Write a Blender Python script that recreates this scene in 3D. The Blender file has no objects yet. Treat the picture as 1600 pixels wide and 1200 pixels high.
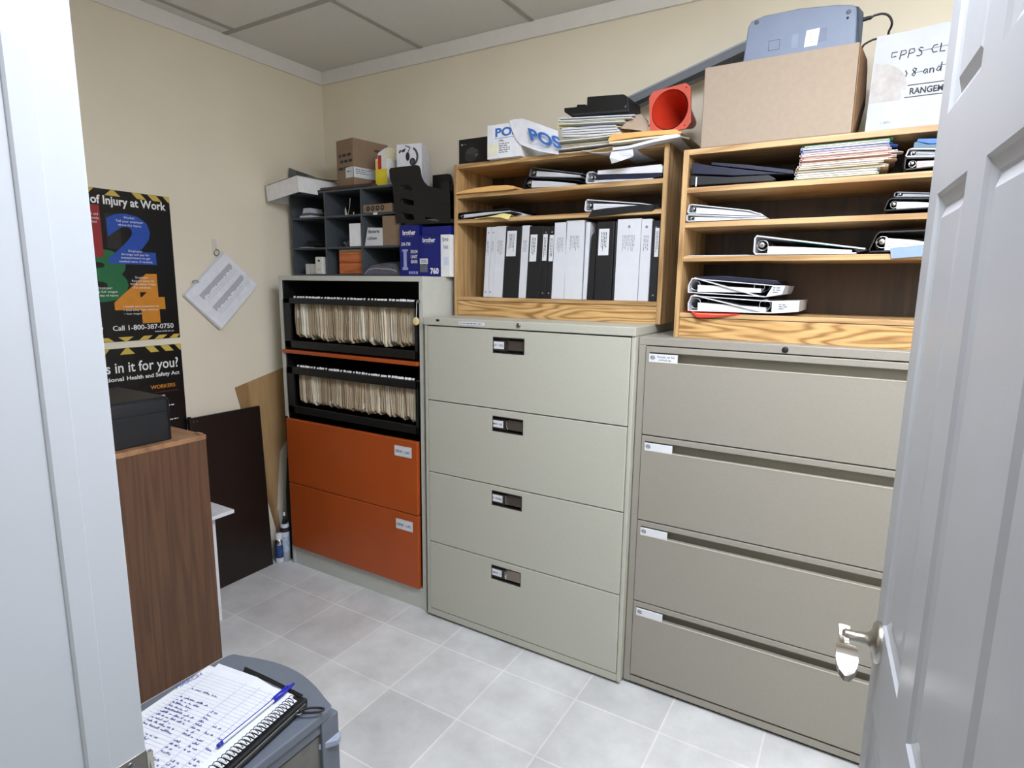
import bpy, bmesh, math, random
from mathutils import Vector, Matrix
random.seed(7)
PI = math.pi
C = bpy.context.scene.collection
SC = bpy.context.scene

# ------------------------------------------------------------------ camera, world, light, exposure
CX, CY, CZ = 2.6619, -2.4238, 1.4769
YAW, PITCH, ROLL, FPX = 0.5355, -0.1666, 0.0124, 926.08
cyw, syw = math.cos(YAW), math.sin(YAW)
cpt, spt = math.cos(PITCH), math.sin(PITCH)
FWD = Vector((-syw*cpt, cyw*cpt, spt))
R0 = Vector((cyw, syw, 0)); U0 = R0.cross(FWD)
RGT = R0*math.cos(ROLL) + U0*math.sin(ROLL)
UPV = -R0*math.sin(ROLL) + U0*math.cos(ROLL)
cam = bpy.data.cameras.new('camera'); camo = bpy.data.objects.new('camera', cam); C.objects.link(camo)
cam.sensor_fit = 'HORIZONTAL'; cam.sensor_width = 36.0; cam.lens = 36.0*FPX/1600.0
cam.clip_start = 0.02
camo.matrix_world = Matrix(((RGT.x, UPV.x, -FWD.x, CX), (RGT.y, UPV.y, -FWD.y, CY), (RGT.z, UPV.z, -FWD.z, CZ), (0, 0, 0, 1)))
SC.camera = camo

w = bpy.data.worlds.new('world'); SC.world = w; w.use_nodes = True
w.node_tree.nodes['Background'].inputs[0].default_value = (0.9, 0.95, 1.0, 1)
w.node_tree.nodes['Background'].inputs[1].default_value = 0.3

def area(name, loc, rot, sx, sy, power, color, spread=PI):
    l = bpy.data.lights.new(name, 'AREA'); l.shape = 'RECTANGLE'; l.size = sx; l.size_y = sy
    l.energy = power; l.color = color; l.spread = spread
    o = bpy.data.objects.new(name, l); C.objects.link(o); o.location = loc; o.rotation_euler = rot
    return o
HC = 2.594           # ceiling height
area('room_light', (2.80, -1.62, HC-0.078), (0, 0, 0), 1.16, 0.56, 43, (0.92, 0.985, 1.12))
area('hall_light', (3.25, -3.1, HC-0.078), (0, 0, 0), 1.16, 0.56, 9, (0.84, 0.96, 1.14))
SC.view_settings.view_transform = 'Standard'; SC.view_settings.look = 'None'
SC.view_settings.gamma = 1.0; SC.view_settings.use_curve_mapping = False
SC.view_settings.exposure = 0.0

# ------------------------------------------------------------------ pixel of the 1600x1200 frame -> point on a plane of the place
def U(u, v, x=None, y=None, z=None):
    d = FWD + RGT*((u-800)/FPX) - UPV*((v-600)/FPX)
    o = Vector((CX, CY, CZ))
    if x is not None: t = (x-CX)/d.x
    elif y is not None: t = (y-CY)/d.y
    else: t = (z-CZ)/d.z
    return o + d*t

# ------------------------------------------------------------------ materials
def s2l(c): return c/12.92 if c <= 0.04045 else ((c+0.055)/1.055)**2.4
def col(r, g, b): return (s2l(r/255), s2l(g/255), s2l(b/255), 1)
MATS = {}
def nodes(m):
    m.use_nodes = True; nt = m.node_tree
    return nt, nt.nodes, nt.links, nt.nodes['Principled BSDF']
def mat(name, rgb, rough=0.5, metal=0.0, var=0.06, vscale=30, bump=0.0, bscale=300, spec=0.5):
    if name in MATS: return MATS[name]
    m = bpy.data.materials.new(name); nt, N, L, B = nodes(m)
    B.inputs['Roughness'].default_value = rough; B.inputs['Metallic'].default_value = metal
    B.inputs['Specular IOR Level'].default_value = spec
    tc = N.new('ShaderNodeTexCoord'); nz = N.new('ShaderNodeTexNoise')
    nz.inputs['Scale'].default_value = vscale; nz.inputs['Detail'].default_value = 4
    L.new(tc.outputs['Object'], nz.inputs['Vector'])
    cr = N.new('ShaderNodeValToRGB'); c = col(*rgb)
    cr.color_ramp.elements[0].position = 0.3; cr.color_ramp.elements[1].position = 0.7
    cr.color_ramp.elements[0].color = tuple(max(0, x*(1-var)) for x in c[:3])+(1,)
    cr.color_ramp.elements[1].color = tuple(min(1, x*(1+var)) for x in c[:3])+(1,)
    L.new(nz.outputs['Fac'], cr.inputs['Fac']); L.new(cr.outputs['Color'], B.inputs['Base Color'])
    if bump > 0:
        n2 = N.new('ShaderNodeTexNoise'); n2.inputs['Scale'].default_value = bscale; n2.inputs['Detail'].default_value = 3
        L.new(tc.outputs['Object'], n2.inputs['Vector'])
        bp = N.new('ShaderNodeBump'); bp.inputs['Strength'].default_value = bump; bp.inputs['Distance'].default_value = 0.002
        L.new(n2.outputs['Fac'], bp.inputs['Height']); L.new(bp.outputs['Normal'], B.inputs['Normal'])
    MATS[name] = m; return m
def wood(name, light, dark, scale=(1.2, 40, 40), rings=9.0, rough=0.42, contour=0.5):
    """grain: contour lines of a stretched noise (cathedral figure) plus fine pores"""
    if name in MATS: return MATS[name]
    m = bpy.data.materials.new(name); nt, N, L, B = nodes(m)
    B.inputs['Roughness'].default_value = rough
    tc = N.new('ShaderNodeTexCoord'); mp = N.new('ShaderNodeMapping'); mp.inputs['Scale'].default_value = scale
    L.new(tc.outputs['Object'], mp.inputs['Vector'])
    n1 = N.new('ShaderNodeTexNoise'); n1.inputs['Scale'].default_value = 1.0; n1.inputs['Detail'].default_value = 1.5
    L.new(mp.outputs['Vector'], n1.inputs['Vector'])
    mu = N.new('ShaderNodeMath'); mu.operation = 'MULTIPLY'; mu.inputs[1].default_value = rings*2*PI
    L.new(n1.outputs['Fac'], mu.inputs[0])
    sn = N.new('ShaderNodeMath'); sn.operation = 'SINE'; L.new(mu.outputs[0], sn.inputs[0])
    mr = N.new('ShaderNodeMapRange'); mr.inputs[1].default_value = -1; mr.inputs[2].default_value = 1
    L.new(sn.outputs[0], mr.inputs[0])
    pw = N.new('ShaderNodeMath'); pw.operation = 'POWER'; pw.inputs[1].default_value = 2.2; L.new(mr.outputs[0], pw.inputs[0])
    mp2 = N.new('ShaderNodeMapping'); mp2.inputs['Scale'].default_value = tuple(s*6 for s in scale)
    L.new(tc.outputs['Object'], mp2.inputs['Vector'])
    n2 = N.new('ShaderNodeTexNoise'); n2.inputs['Scale'].default_value = 1.0; n2.inputs['Detail'].default_value = 3
    L.new(mp2.outputs['Vector'], n2.inputs['Vector'])
    mx = N.new('ShaderNodeMath'); mx.operation = 'MULTIPLY'; mx.inputs[1].default_value = contour; L.new(pw.outputs[0], mx.inputs[0])
    ad = N.new('ShaderNodeMath'); ad.operation = 'MULTIPLY_ADD'; ad.inputs[1].default_value = 0.75; L.new(n2.outputs['Fac'], ad.inputs[0]); L.new(mx.outputs[0], ad.inputs[2])
    cr = N.new('ShaderNodeValToRGB'); cr.color_ramp.elements[0].position = 0.22; cr.color_ramp.elements[1].position = 0.95
    cr.color_ramp.elements[0].color = col(*light); cr.color_ramp.elements[1].color = col(*dark)
    L.new(ad.outputs[0], cr.inputs['Fac']); L.new(cr.outputs['Color'], B.inputs['Base Color'])
    MATS[name] = m; return m
def emit(name, rgb, st):
    m = bpy.data.materials.new(name); nt, N, L, B = nodes(m)
    B.inputs['Base Color'].default_value = rgb+(1,); B.inputs['Emission Color'].default_value = rgb+(1,); B.inputs['Emission Strength'].default_value = st
    return m
def glass(name, rgb, rough=0.1):
    m = bpy.data.materials.new(name); nt, N, L, B = nodes(m)
    B.inputs['Base Color'].default_value = col(*rgb); B.inputs['Transmission Weight'].default_value = 0.9; B.inputs['Roughness'].default_value = rough
    return m
def floor_mat():
    m = bpy.data.materials.new('floor_tile'); nt, N, L, B = nodes(m)
    tc = N.new('ShaderNodeTexCoord'); mp = N.new('ShaderNodeMapping'); mp.inputs['Location'].default_value = (-0.3607, 0.6444, 0)
    L.new(tc.outputs['Object'], mp.inputs['Vector'])
    br = N.new('ShaderNodeTexBrick'); br.offset = 0; br.squash = 1
    br.inputs['Scale'].default_value = 1.0; br.inputs['Brick Width'].default_value = 0.3057; br.inputs['Row Height'].default_value = 0.3057
    br.inputs['Mortar Size'].default_value = 0.0034; br.inputs['Mortar Smooth'].default_value = 0.3
    br.inputs['Color1'].default_value = col(211, 213, 214); br.inputs['Color2'].default_value = col(224, 226, 227)
    br.inputs['Mortar'].default_value = col(240, 239, 236)
    L.new(mp.outputs['Vector'], br.inputs['Vector'])
    n1 = N.new('ShaderNodeTexNoise'); n1.inputs['Scale'].default_value = 5.5; n1.inputs['Detail'].default_value = 6; n1.inputs['Roughness'].default_value = 0.62
    L.new(tc.outputs['Object'], n1.inputs['Vector'])
    cr = N.new('ShaderNodeValToRGB'); cr.color_ramp.elements[0].position = 0.3; cr.color_ramp.elements[1].position = 0.72
    cr.color_ramp.elements[0].color = col(218, 215, 212); cr.color_ramp.elements[1].color = col(255, 254, 252)
    L.new(n1.outputs['Fac'], cr.inputs['Fac'])
    mx = N.new('ShaderNodeMix'); mx.data_type = 'RGBA'; mx.blend_type = 'MULTIPLY'; mx.inputs[0].default_value = 0.85
    L.new(br.outputs['Color'], mx.inputs[6]); L.new(cr.outputs['Color'], mx.inputs[7])
    L.new(mx.outputs[2], B.inputs['Base Color'])
    B.inputs['Roughness'].default_value = 0.34
    bp = N.new('ShaderNodeBump'); bp.inputs['Strength'].default_value = 0.25; bp.inputs['Distance'].default_value = 0.002; bp.invert = True
    L.new(br.outputs['Fac'], bp.inputs['Height']); L.new(bp.outputs['Normal'], B.inputs['Normal'])
    return m

WALL = mat('wall_paint', (228, 219, 199), 0.75, var=0.03, vscale=3, bump=0.12, bscale=160)
WHITE_TRIM = mat('trim_paint', (224, 222, 218), 0.5, var=0.02)
DOORW = mat('door_paint', (188, 190, 194), 0.42, var=0.03, vscale=6, bump=0.06, bscale=120)
JAMBW = mat('jamb_paint', (178, 180, 182), 0.45, var=0.03, vscale=5, bump=0.08, bscale=60)
CEIL = mat('ceiling_tile', (224, 221, 216), 0.9, var=0.05, vscale=260, bump=0.3, bscale=420)
TBAR = mat('ceiling_bar', (168, 165, 160), 0.6)
PUTTY = mat('putty_paint', (178, 177, 164), 0.42, var=0.03, vscale=200, bump=0.1, bscale=700)
PUTTY_D = mat('putty_edge', (160, 159, 147), 0.45)
TAUPE = mat('taupe_paint', (146, 141, 131), 0.42, var=0.03, vscale=200, bump=0.1, bscale=700)
GREYCAB = mat('grey_case_paint', (192, 193, 184), 0.45, var=0.03)
ORANGE = mat('orange_paint', (170, 76, 26), 0.34, var=0.04, vscale=5)
BLACK = mat('black_plastic', (9, 9, 11), 0.5, var=0.1)
BLACKM = mat('black_metal', (9, 9, 10), 0.5, var=0.1)
DARKIN = mat('dark_interior', (40, 40, 38), 0.7)
CHROME = mat('chrome', (205, 205, 205), 0.18, 1.0, var=0.02)
NICKEL = mat('brushed_nickel', (190, 186, 178), 0.28, 1.0, var=0.04)
STEEL = mat('steel', (150, 150, 150), 0.35, 1.0)
OAK = wood('oak_long_grain', (206, 170, 120), (146, 108, 66), (1.0, 16, 16), 7, contour=0.40)
OAKV = wood('oak_upright_grain', (200, 164, 114), (140, 104, 64), (16, 16, 1.0), 7, contour=0.40)
OAKFACE = wood('oak_cathedral', (214, 174, 116), (146, 106, 58), (1.5, 5, 12), 16, contour=0.55)
OAKBACK = wood('oak_backing', (78, 57, 40), (54, 39, 27), (12, 12, 1.2), 4)
WALNUT = wood('walnut_laminate', (106, 74, 52), (78, 52, 36), (22, 22, 0.8), 5, contour=0.35)
OAKBOARD = wood('oak_board', (182, 148, 104), (140, 108, 70), (6, 6, 0.9), 4, contour=0.45)
DARKBOARD = mat('espresso_laminate', (26, 17, 13), 0.38, var=0.1, vscale=40)
PAPER = mat('paper', (212, 214, 218), 0.8, var=0.02)
PAPER2 = mat('paper_grey', (214, 214, 220), 0.8, var=0.04)
CREAM = mat('cream_paper', (232, 224, 196), 0.8, var=0.05)
YELLOWP = mat('yellow_paper', (240, 226, 150), 0.8, var=0.03)
MANILA = mat('manila', (226, 176, 108), 0.75, var=0.04)
INK = mat('ink', (40, 40, 46), 0.7, var=0.0)
INKG = mat('ink_grey', (120, 122, 128), 0.8, var=0.0)
INKW = mat('white_print', (238, 238, 238), 0.6, var=0.0)
BLUEINK = mat('blue_ink', (70, 80, 150), 0.7, var=0.05)
BWHITE = mat('white_vinyl', (206, 208, 214), 0.38, var=0.02)
BBLACK = mat('black_vinyl', (24, 25, 29), 0.42, var=0.08)
NAVY = mat('navy_vinyl', (17, 22, 46), 0.42, var=0.1)
SLATE = mat('slate_board', (68, 74, 80), 0.6, var=0.06)
CARD = mat('cardboard', (154, 138, 121), 0.8, var=0.04, vscale=60)
CARDK = mat('kraft_cardboard', (134, 112, 90), 0.8, var=0.05, vscale=60)
CARDD = mat('kraft_edge', (140, 108, 78), 0.85)
BLUE = mat('blue_print', (7, 24, 112), 0.4, var=0.05)
YELLOW = mat('yellow_print', (226, 206, 44), 0.5)
RED = mat('red_print', (190, 40, 50), 0.5)
CONE = mat('cone_plastic', (200, 58, 36), 0.4, var=0.05)
REDV = mat('red_vinyl', (206, 40, 30), 0.4)
GREYPL = mat('grey_plastic', (98, 104, 114), 0.38, var=0.04)
ROUTER = mat('blue_grey_plastic', (116, 127, 149), 0.45, var=0.03)
ROUTERD = mat('dark_blue_grey_plastic', (74, 83, 96), 0.5)
ALU = mat('aluminium', (112, 116, 122), 0.5, 0.2, var=0.04)

# ------------------------------------------------------------------ mesh builder
TXT = {}
def text_geo(body, size, bold=0.0, align='LEFT', shear=0.0):
    k = (body, size, bold, align, shear)
    if k not in TXT:
        cu = bpy.data.curves.new('t', 'FONT'); cu.body = body; cu.size = size; cu.offset = bold*size; cu.align_x = align
        cu.resolution_u = 3; cu.shear = shear; cu.fill_mode = 'FRONT'
        ob = bpy.data.objects.new('t', cu); C.objects.link(ob)
        dg = bpy.context.evaluated_depsgraph_get(); me = bpy.data.meshes.new_from_object(ob.evaluated_get(dg))
        TXT[k] = ([(v.co.x, v.co.y) for v in me.vertices], [tuple(p.vertices) for p in me.polygons])
        bpy.data.objects.remove(ob); bpy.data.curves.remove(cu); bpy.data.meshes.remove(me)
    return TXT[k]
V = Vector
class MB:
    def __init__(s): s.v = []; s.f = []; s.m = []; s.mats = []; s.bevel = 0.0; s.smooth = False; s.solid = 0; s.subs = []; s.sm = []
    def mi(s, m):
        if m not in s.mats: s.mats.append(m)
        return s.mats.index(m)
    def add(s, vs, fs, m, smooth=False):
        o = len(s.v); i = s.mi(m); s.v += [V(p) for p in vs]
        for f in fs: s.f.append(tuple(o+k for k in f)); s.m.append(i); s.sm.append(smooth)
        return s
    def hexa(s, p, m):
        return s.add(p, [(3, 2, 1, 0), (4, 5, 6, 7), (0, 1, 5, 4), (1, 2, 6, 5), (2, 3, 7, 6), (3, 0, 4, 7)], m)
    def box(s, a, b, m):
        x0, x1 = sorted((a[0], b[0])); y0, y1 = sorted((a[1], b[1])); z0, z1 = sorted((a[2], b[2]))
        return s.hexa([(x0, y0, z0), (x1, y0, z0), (x1, y1, z0), (x0, y1, z0), (x0, y0, z1), (x1, y0, z1), (x1, y1, z1), (x0, y1, z1)], m)
    def prism(s, pts, ext, m):
        pts = [V(p) for p in pts]; ext = V(ext); n = len(pts)
        nr = V((0, 0, 0))
        for i in range(n): nr += pts[i].cross(pts[(i+1) % n])
        if nr.dot(ext) > 0: pts.reverse()
        vs = pts+[p+ext for p in pts]
        fs = [tuple(range(n)), tuple(range(2*n-1, n-1, -1))]
        for i in range(n): j = (i+1) % n; fs.append((j, i, n+i, n+j))
        return s.add(vs, fs, m)
    def ring(s, outer, inner, ext, m):          # prism with a hole; outer, inner: same count
        n = len(outer); e = V(ext); o = [V(p) for p in outer]; i_ = [V(p) for p in inner]
        vs = o+i_+[p+e for p in o]+[p+e for p in i_]; fs = []
        for k in range(n):
            j = (k+1) % n
            fs += [(k, j, n+j, n+k), (2*n+k, 3*n+k, 3*n+j, 2*n+j), (k, 2*n+k, 2*n+j, j), (n+k, n+j, 3*n+j, 3*n+k)]
        return s.add(vs, fs, m)
    def tube(s, path, r, m, n=10, cap=True):
        path = [V(p) for p in path]; rr = r if isinstance(r, (list, tuple)) else [r]*len(path)
        vs = []; fs = []; up = None
        for i, p in enumerate(path):
            t = (path[min(i+1, len(path)-1)]-path[max(i-1, 0)]).normalized()
            if up is None: up = t.orthogonal().normalized()
            up = (up-t*up.dot(t)).normalized(); b = t.cross(up)
            for k in range(n):
                a = 2*PI*k/n; vs.append(p+(up*math.cos(a)+b*math.sin(a))*rr[i])
        for i in range(len(path)-1):
            for k in range(n): j = (k+1) % n; fs.append((i*n+k, i*n+j, (i+1)*n+j, (i+1)*n+k))
        s.add(vs, fs, m, True)
        if cap: s.add(vs[:n], [tuple(range(n-1, -1, -1))], m); s.add(vs[-n:], [tuple(range(n))], m)
        return s
    def lathe(s, c, axis, prof, m, n=24):       # prof: (distance along axis, radius)
        c = V(c); a = V(axis).normalized(); u = a.orthogonal().normalized(); b = a.cross(u); vs = []; fs = []
        for (h, r) in prof:
            for k in range(n): t = 2*PI*k/n; vs.append(c+a*h+(u*math.cos(t)+b*math.sin(t))*r)
        for i in range(len(prof)-1):
            for k in range(n): j = (k+1) % n; fs.append((i*n+k, i*n+j, (i+1)*n+j, (i+1)*n+k))
        return s.add(vs, fs, m, True)
    def sheet(s, P, t, m):                      # P: grid rows of points, thickness vector t
        r, c = len(P), len(P[0]); t = V(t); vs = [V(p) for row in P for p in row]; k = len(vs); vs += [p+t for p in vs]; fs = []
        for i in range(r-1):
            for j in range(c-1):
                a, b, d, e = i*c+j, i*c+j+1, (i+1)*c+j+1, (i+1)*c+j
                fs += [(a, b, d, e), (k+e, k+d, k+b, k+a)]
        for j in range(c-1): fs += [(j+1, j, k+j, k+j+1), ((r-1)*c+j, (r-1)*c+j+1, k+(r-1)*c+j+1, k+(r-1)*c+j)]
        for i in range(r-1): fs += [(i*c, (i+1)*c, k+(i+1)*c, k+i*c), ((i+1)*c+c-1, i*c+c-1, k+i*c+c-1, k+(i+1)*c+c-1)]
        return s.add(vs, fs, m)
    def quad(s, o, r, u, w_, h, m):             # a flat printed patch
        o, r, u = V(o), V(r).normalized(), V(u).normalized()
        return s.add([o, o+r*w_, o+r*w_+u*h, o+u*h], [(0, 1, 2, 3)], m)
    def poly(s, o, r, u, pts, m):
        o, r, u = V(o), V(r).normalized(), V(u).normalized()
        a = sum(pts[i][0]*pts[(i+1) % len(pts)][1]-pts[(i+1) % len(pts)][0]*pts[i][1] for i in range(len(pts)))
        if a < 0: pts = pts[::-1]
        return s.add([o+r*p[0]+u*p[1] for p in pts], [tuple(range(len(pts)))], m)
    def disc(s, o, r, u, rad, m, n=20, rx=1.0):
        return s.poly(o, r, u, [(rad*rx*math.cos(2*PI*k/n), rad*math.sin(2*PI*k/n)) for k in range(n)], m)
    def text(s, body, o, r, u, size, m, bold=0.0, align='LEFT', shear=0.0, sx=1.0):
        o, r, u = V(o), V(r).normalized(), V(u).normalized(); vs, fs = text_geo(body, size, bold, align, shear)
        return s.add([o+r*p[0]*sx+u*p[1] for p in vs], fs, m)
    def fit_text(s, body, o, r, u, size, width, m, bold=0.0):
        vs, fs = text_geo(body, size, bold); wd = max(p[0] for p in vs)-min(p[0] for p in vs)
        return s.text(body, o, r, u, size, m, bold, sx=width/wd)
    def lines(s, o, r, u, w_, h, n, m, seed=1, fill=0.5, ragged=0.35):   # rows of print too small to read
        rd = random.Random(seed); o, r, u = V(o), V(r).normalized(), V(u).normalized(); lh = h/n
        for i in range(n):
            x = 0; end = w_*(1-ragged*rd.random())
            while x < end:
                ww = min(end-x, lh*rd.uniform(0.8, 2.6)); s.quad(o+r*x+u*(h-lh*(i+1)+lh*(1-fill)/2), r, u, ww, lh*fill, m); x += ww+lh*0.45
        return s
    def xform(s, M): s.v = [M @ p for p in s.v]; return s

def build(mb, name, parent=None, origin=V((0, 0, 0))):
    me = bpy.data.meshes.new(name); me.from_pydata([tuple(p-origin) for p in mb.v], [], mb.f)
    for m in mb.mats: me.materials.append(m)
    me.polygons.foreach_set('material_index', mb.m); me.polygons.foreach_set('use_smooth', mb.sm); me.update()
    o = bpy.data.objects.new(name, me); C.objects.link(o)
    if mb.bevel:
        b = o.modifiers.new('bevel', 'BEVEL'); b.width = mb.bevel; b.segments = 2; b.limit_method = 'ANGLE'; b.angle_limit = math.radians(40)
    if mb.solid:
        b = o.modifiers.new('solid', 'SOLIDIFY'); b.thickness = mb.solid; b.offset = 0
    if parent: o.parent = parent
    return o
class Thing:
    """one top-level thing: parts (and sub-parts) are meshes under an Empty at its base; a thing with no parts is one mesh"""
    def __init__(s, name, label, cat, group=None, kind=None):
        s.name, s.label, s.cat, s.group, s.kind = name, label, cat, group, kind; s.parts = []; s.M = None; s.own = None
    def part(s, name, label=None, bevel=0.0, kind=None):
        p = MB(); p.name = name; p.label = label; p.bevel = bevel; p.kids = []; p.kind = kind; s.parts.append(p); return p
    def sub(s, p, name, label=None, bevel=0.0):
        q = MB(); q.name = name; q.label = label; q.bevel = bevel; p.kids.append(q); return q
    def body(s, bevel=0.0):
        s.own = MB(); s.own.bevel = bevel; s.own.kids = []; return s.own
    def done(s):
        allm = ([s.own] if s.own else [])+s.parts; every = allm+[k for p in allm for k in p.kids]
        if s.M is not None:
            for q in every: q.xform(s.M)
        pts = [p for q in every for p in q.v]
        lo = V([min(p[i] for p in pts) for i in range(3)]); hi = V([max(p[i] for p in pts) for i in range(3)])
        org = V(((lo.x+hi.x)/2, (lo.y+hi.y)/2, lo.z))
        if s.own: root = build(s.own, s.name, None, org); root.location = org
        else: root = bpy.data.objects.new(s.name, None); C.objects.link(root); root.location = org; root.empty_display_size = 0.05
        if s.label: root['label'] = s.label; root['category'] = s.cat
        if s.group: root['group'] = s.group
        if s.kind: root['kind'] = s.kind
        for p in s.parts+(s.own.kids if s.own else []):
            o = build(p, p.name, root, org)
            if p.label: o['label'] = p.label
            if getattr(p, 'kind', None): o['kind'] = p.kind
            for k in getattr(p, 'kids', []):
                c = build(k, k.name, o, org)
                if k.label: c['label'] = k.label
        return root
def struct(name, mb, label=None):
    o = build(mb, name); o['kind'] = 'structure'
    if label: o['label'] = label
    return o
def rot(axis, ang, pivot):
    p = V(pivot); return Matrix.Translation(p) @ Matrix.Rotation(ang, 4, axis) @ Matrix.Translation(-p)
EX, EY, EZ = V((1, 0, 0)), V((0, 1, 0)), V((0, 0, 1))

# ================================================================== the setting
XR = 3.75; YF = -2.136; YH = -2.262; XJ = 2.035; XH = 2.81; HY = -3.9; HX0 = 1.0; HX1 = 3.9; DT = 2.045
f = MB(); f.box((-0.1, HY, -0.05), (HX1, 0.1, 0), floor_mat()); struct('floor', f, 'pale grey square floor tiles with light grout')
f = MB(); f.box((-0.1, 0, 0), (XR+0.1, 0.1, HC), WALL); struct('wall_back', f)
f = MB(); f.box((-0.1, YF, 0), (0, 0, HC), WALL); struct('wall_left', f)
f = MB(); f.box((XR, YF, 0), (XR+0.1, 0, HC), WALL); struct('wall_right', f)
f = MB(); f.box((-0.1, YH, 0), (XJ-0.02, YF, HC), WALL); f.box((XH+0.02, YH, 0), (HX1, YF, HC), WALL); f.box((XJ-0.02, YH, DT+0.02), (XH+0.02, YF, HC), WALL); struct('wall_front', f)
f = MB(); f.box((HX0, HY-0.1, 0), (HX1, HY, HC), WALL); f.box((HX0-0.1, HY, 0), (HX0, YH, HC), WALL); f.box((HX1, HY, 0), (HX1+0.1, YH, HC), WALL); struct('wall_hall', f)
f = MB(); f.box((-0.1, HY, HC), (HX1, 0.1, HC+0.05), CEIL); struct('ceiling', f, 'grey white suspended ceiling tiles')
# ceiling bars
GX = [0.697+0.61*i for i in range(4)]; GY = [-0.577-0.61*i for i in range(3)]
f = MB()
for y in GY: f.box((0.012, y-0.012, HC-0.004), (XR-0.01, y+0.012, HC+0.001), TBAR)
f.box((GX[0]-0.012, YF+0.01, HC-0.0035), (GX[0]+0.012, -0.012, HC+0.001), TBAR)
for x in GX[1:]: f.box((x-0.012, YF+0.01, HC-0.0035), (x+0.012, -0.012, HC+0.001), TBAR)
f.box((0.075, YF+0.01, HC-0.0038), (0.099, GY[0], HC+0.001), TBAR)
struct('trim_1', f, 'grey metal bars between the ceiling tiles')
f = MB(); f.bevel = 0.003; f.box((0, YF, HC-0.068), (0.012, 0, HC), WHITE_TRIM); struct('trim_2', f, 'white strip along the top of the left wall')
f = MB(); f.bevel = 0.003; f.box((0.012, -0.012, HC-0.068), (XR, 0, HC), WHITE_TRIM); struct('trim_3', f, 'white strip along the top of the back wall')
# ceiling troffers
for lx, ly, hx, hy, lab in ((2.80, -1.62, 0.61, 0.305, 'white wraparound fluorescent light on the room ceiling'), (3.25, -3.1, 0.61, 0.305, 'white wraparound fluorescent light on the hall ceiling')):
    t = Thing('ceiling_light', lab, 'ceiling light'); fr = t.part('frame', bevel=0.002)
    for a, b in (((-hx, -hy), (hx, -hy+0.02)), ((-hx, hy-0.02), (hx, hy)), ((-hx, -hy+0.02), (-hx+0.025, hy-0.02)), ((hx-0.025, -hy+0.02), (hx, hy-0.02))):
        fr.box((lx+a[0], ly+a[1], HC-0.008), (lx+b[0], ly+b[1], HC), WHITE_TRIM)
    d = t.part('diffuser'); d.box((lx-hx+0.025, ly-hy+0.025, HC-0.075), (lx+hx-0.025, ly+hy-0.025, HC-0.008), emit('diffuser_glow', (0.80, 0.87, 1.0), 13.0 if ly > -2 else 1.5)); t.done()

# door frame (left jamb near the lens, right jamb, head)
f = MB(); f.bevel = 0.0015
f.box((XJ-0.02, YH+0.002, 0), (XJ, YF, DT), JAMBW); f.prism([(XJ-0.001, -2.1702, 0), (XJ+0.0026, -2.1702, 0), (XJ+0.0026, -2.190, 0), (XJ+0.0008, -2.193, 0), (XJ-0.001, -2.193, 0)], (0, 0, DT), JAMBW)
f.box((XJ-0.10, YF, 0), (XJ-0.030, YF+0.012, DT+0.09), JAMBW); f.box((XJ-0.085, YH-0.014, 0), (XJ-0.006, YH+0.002, DT+0.09), JAMBW)
f.box((XH, YH+0.002, 0), (XH+0.02, YF, DT), JAMBW); f.box((XH-0.012, -2.193, 0), (XH, -2.1702, DT), JAMBW)
f.box((XH+0.004, YF, 0), (XH+0.09, YF+0.012, DT+0.09), JAMBW); f.box((XH+0.006, YH-0.014, 0), (XH+0.085, YH+0.002, DT+0.09), JAMBW)
f.box((XJ-0.02, YH+0.002, DT), (XH+0.02, YF, DT+0.02), JAMBW)
jamb = struct('trim_4', f, 'white painted door frame')
p = MB(); p.bevel = 0.001
zc = 0.945
out = [(-2.169, zc-0.03), (-2.136, zc-0.03)] + [(-2.136+0.004*math.sin(a), zc-0.028+0.056*(a/PI)) for a in [PI*i/8 for i in range(9)]] + [(-2.136, zc+0.03), (-2.169, zc+0.03)]
p.prism([(XJ, y, z) for y, z in out], (0.0016, 0, 0), NICKEL)
p.prism([(XJ+0.0016, -2.137, zc-0.028), (XJ+0.0016, -2.137, zc+0.028), (XJ-0.003, -2.1285, zc+0.022), (XJ-0.003, -2.1285, zc-0.022)], (0.0012, 0.0006, 0), NICKEL)
p.box((XJ+0.0012, -2.160, zc-0.014), (XJ+0.002, -2.146, zc+0.014), BLACKM)
p.lathe((XJ+0.0015, -2.153, zc+0.0225), EX, [(0, 0.004), (0.001, 0.004), (0.0012, 0.0)], STEEL, 12)
build(p, 'strike_plate', jamb)

# the open six-panel door
A0 = V((2.7215, -1.385, 0)); DIR = V((2.772-2.7215, -2.130+1.385, 0)).normalized(); NRM = V((DIR.y, -DIR.x, 0))   # NRM points at the camera side
if NRM.x > 0: NRM = -NRM
def DP(s, z, o=0.0): return A0+DIR*s+NRM*o+V((0, 0, z))
DW = 0.735; DTK = 0.035
f = MB()
f.hexa([DP(0, 0.008, -DTK+0.010), DP(DW, 0.008, -DTK+0.010), DP(DW, 0.008, -0.010), DP(0, 0.008, -0.010), DP(0, 2.035, -DTK+0.010), DP(DW, 2.035, -DTK+0.010), DP(DW, 2.035, -0.010), DP(0, 2.035, -0.010)], DOORW)
cols = ((0.063, 0.240), (0.320, 0.545)); rows = ((0.200, 0.850), (0.985, 1.600), (1.698, 1.915))
xs = [0, 0.063, 0.240, 0.320, 0.545, DW]; zs = [0.008, 0.200, 0.850, 0.985, 1.600, 1.698, 1.915, 2.035]
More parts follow.
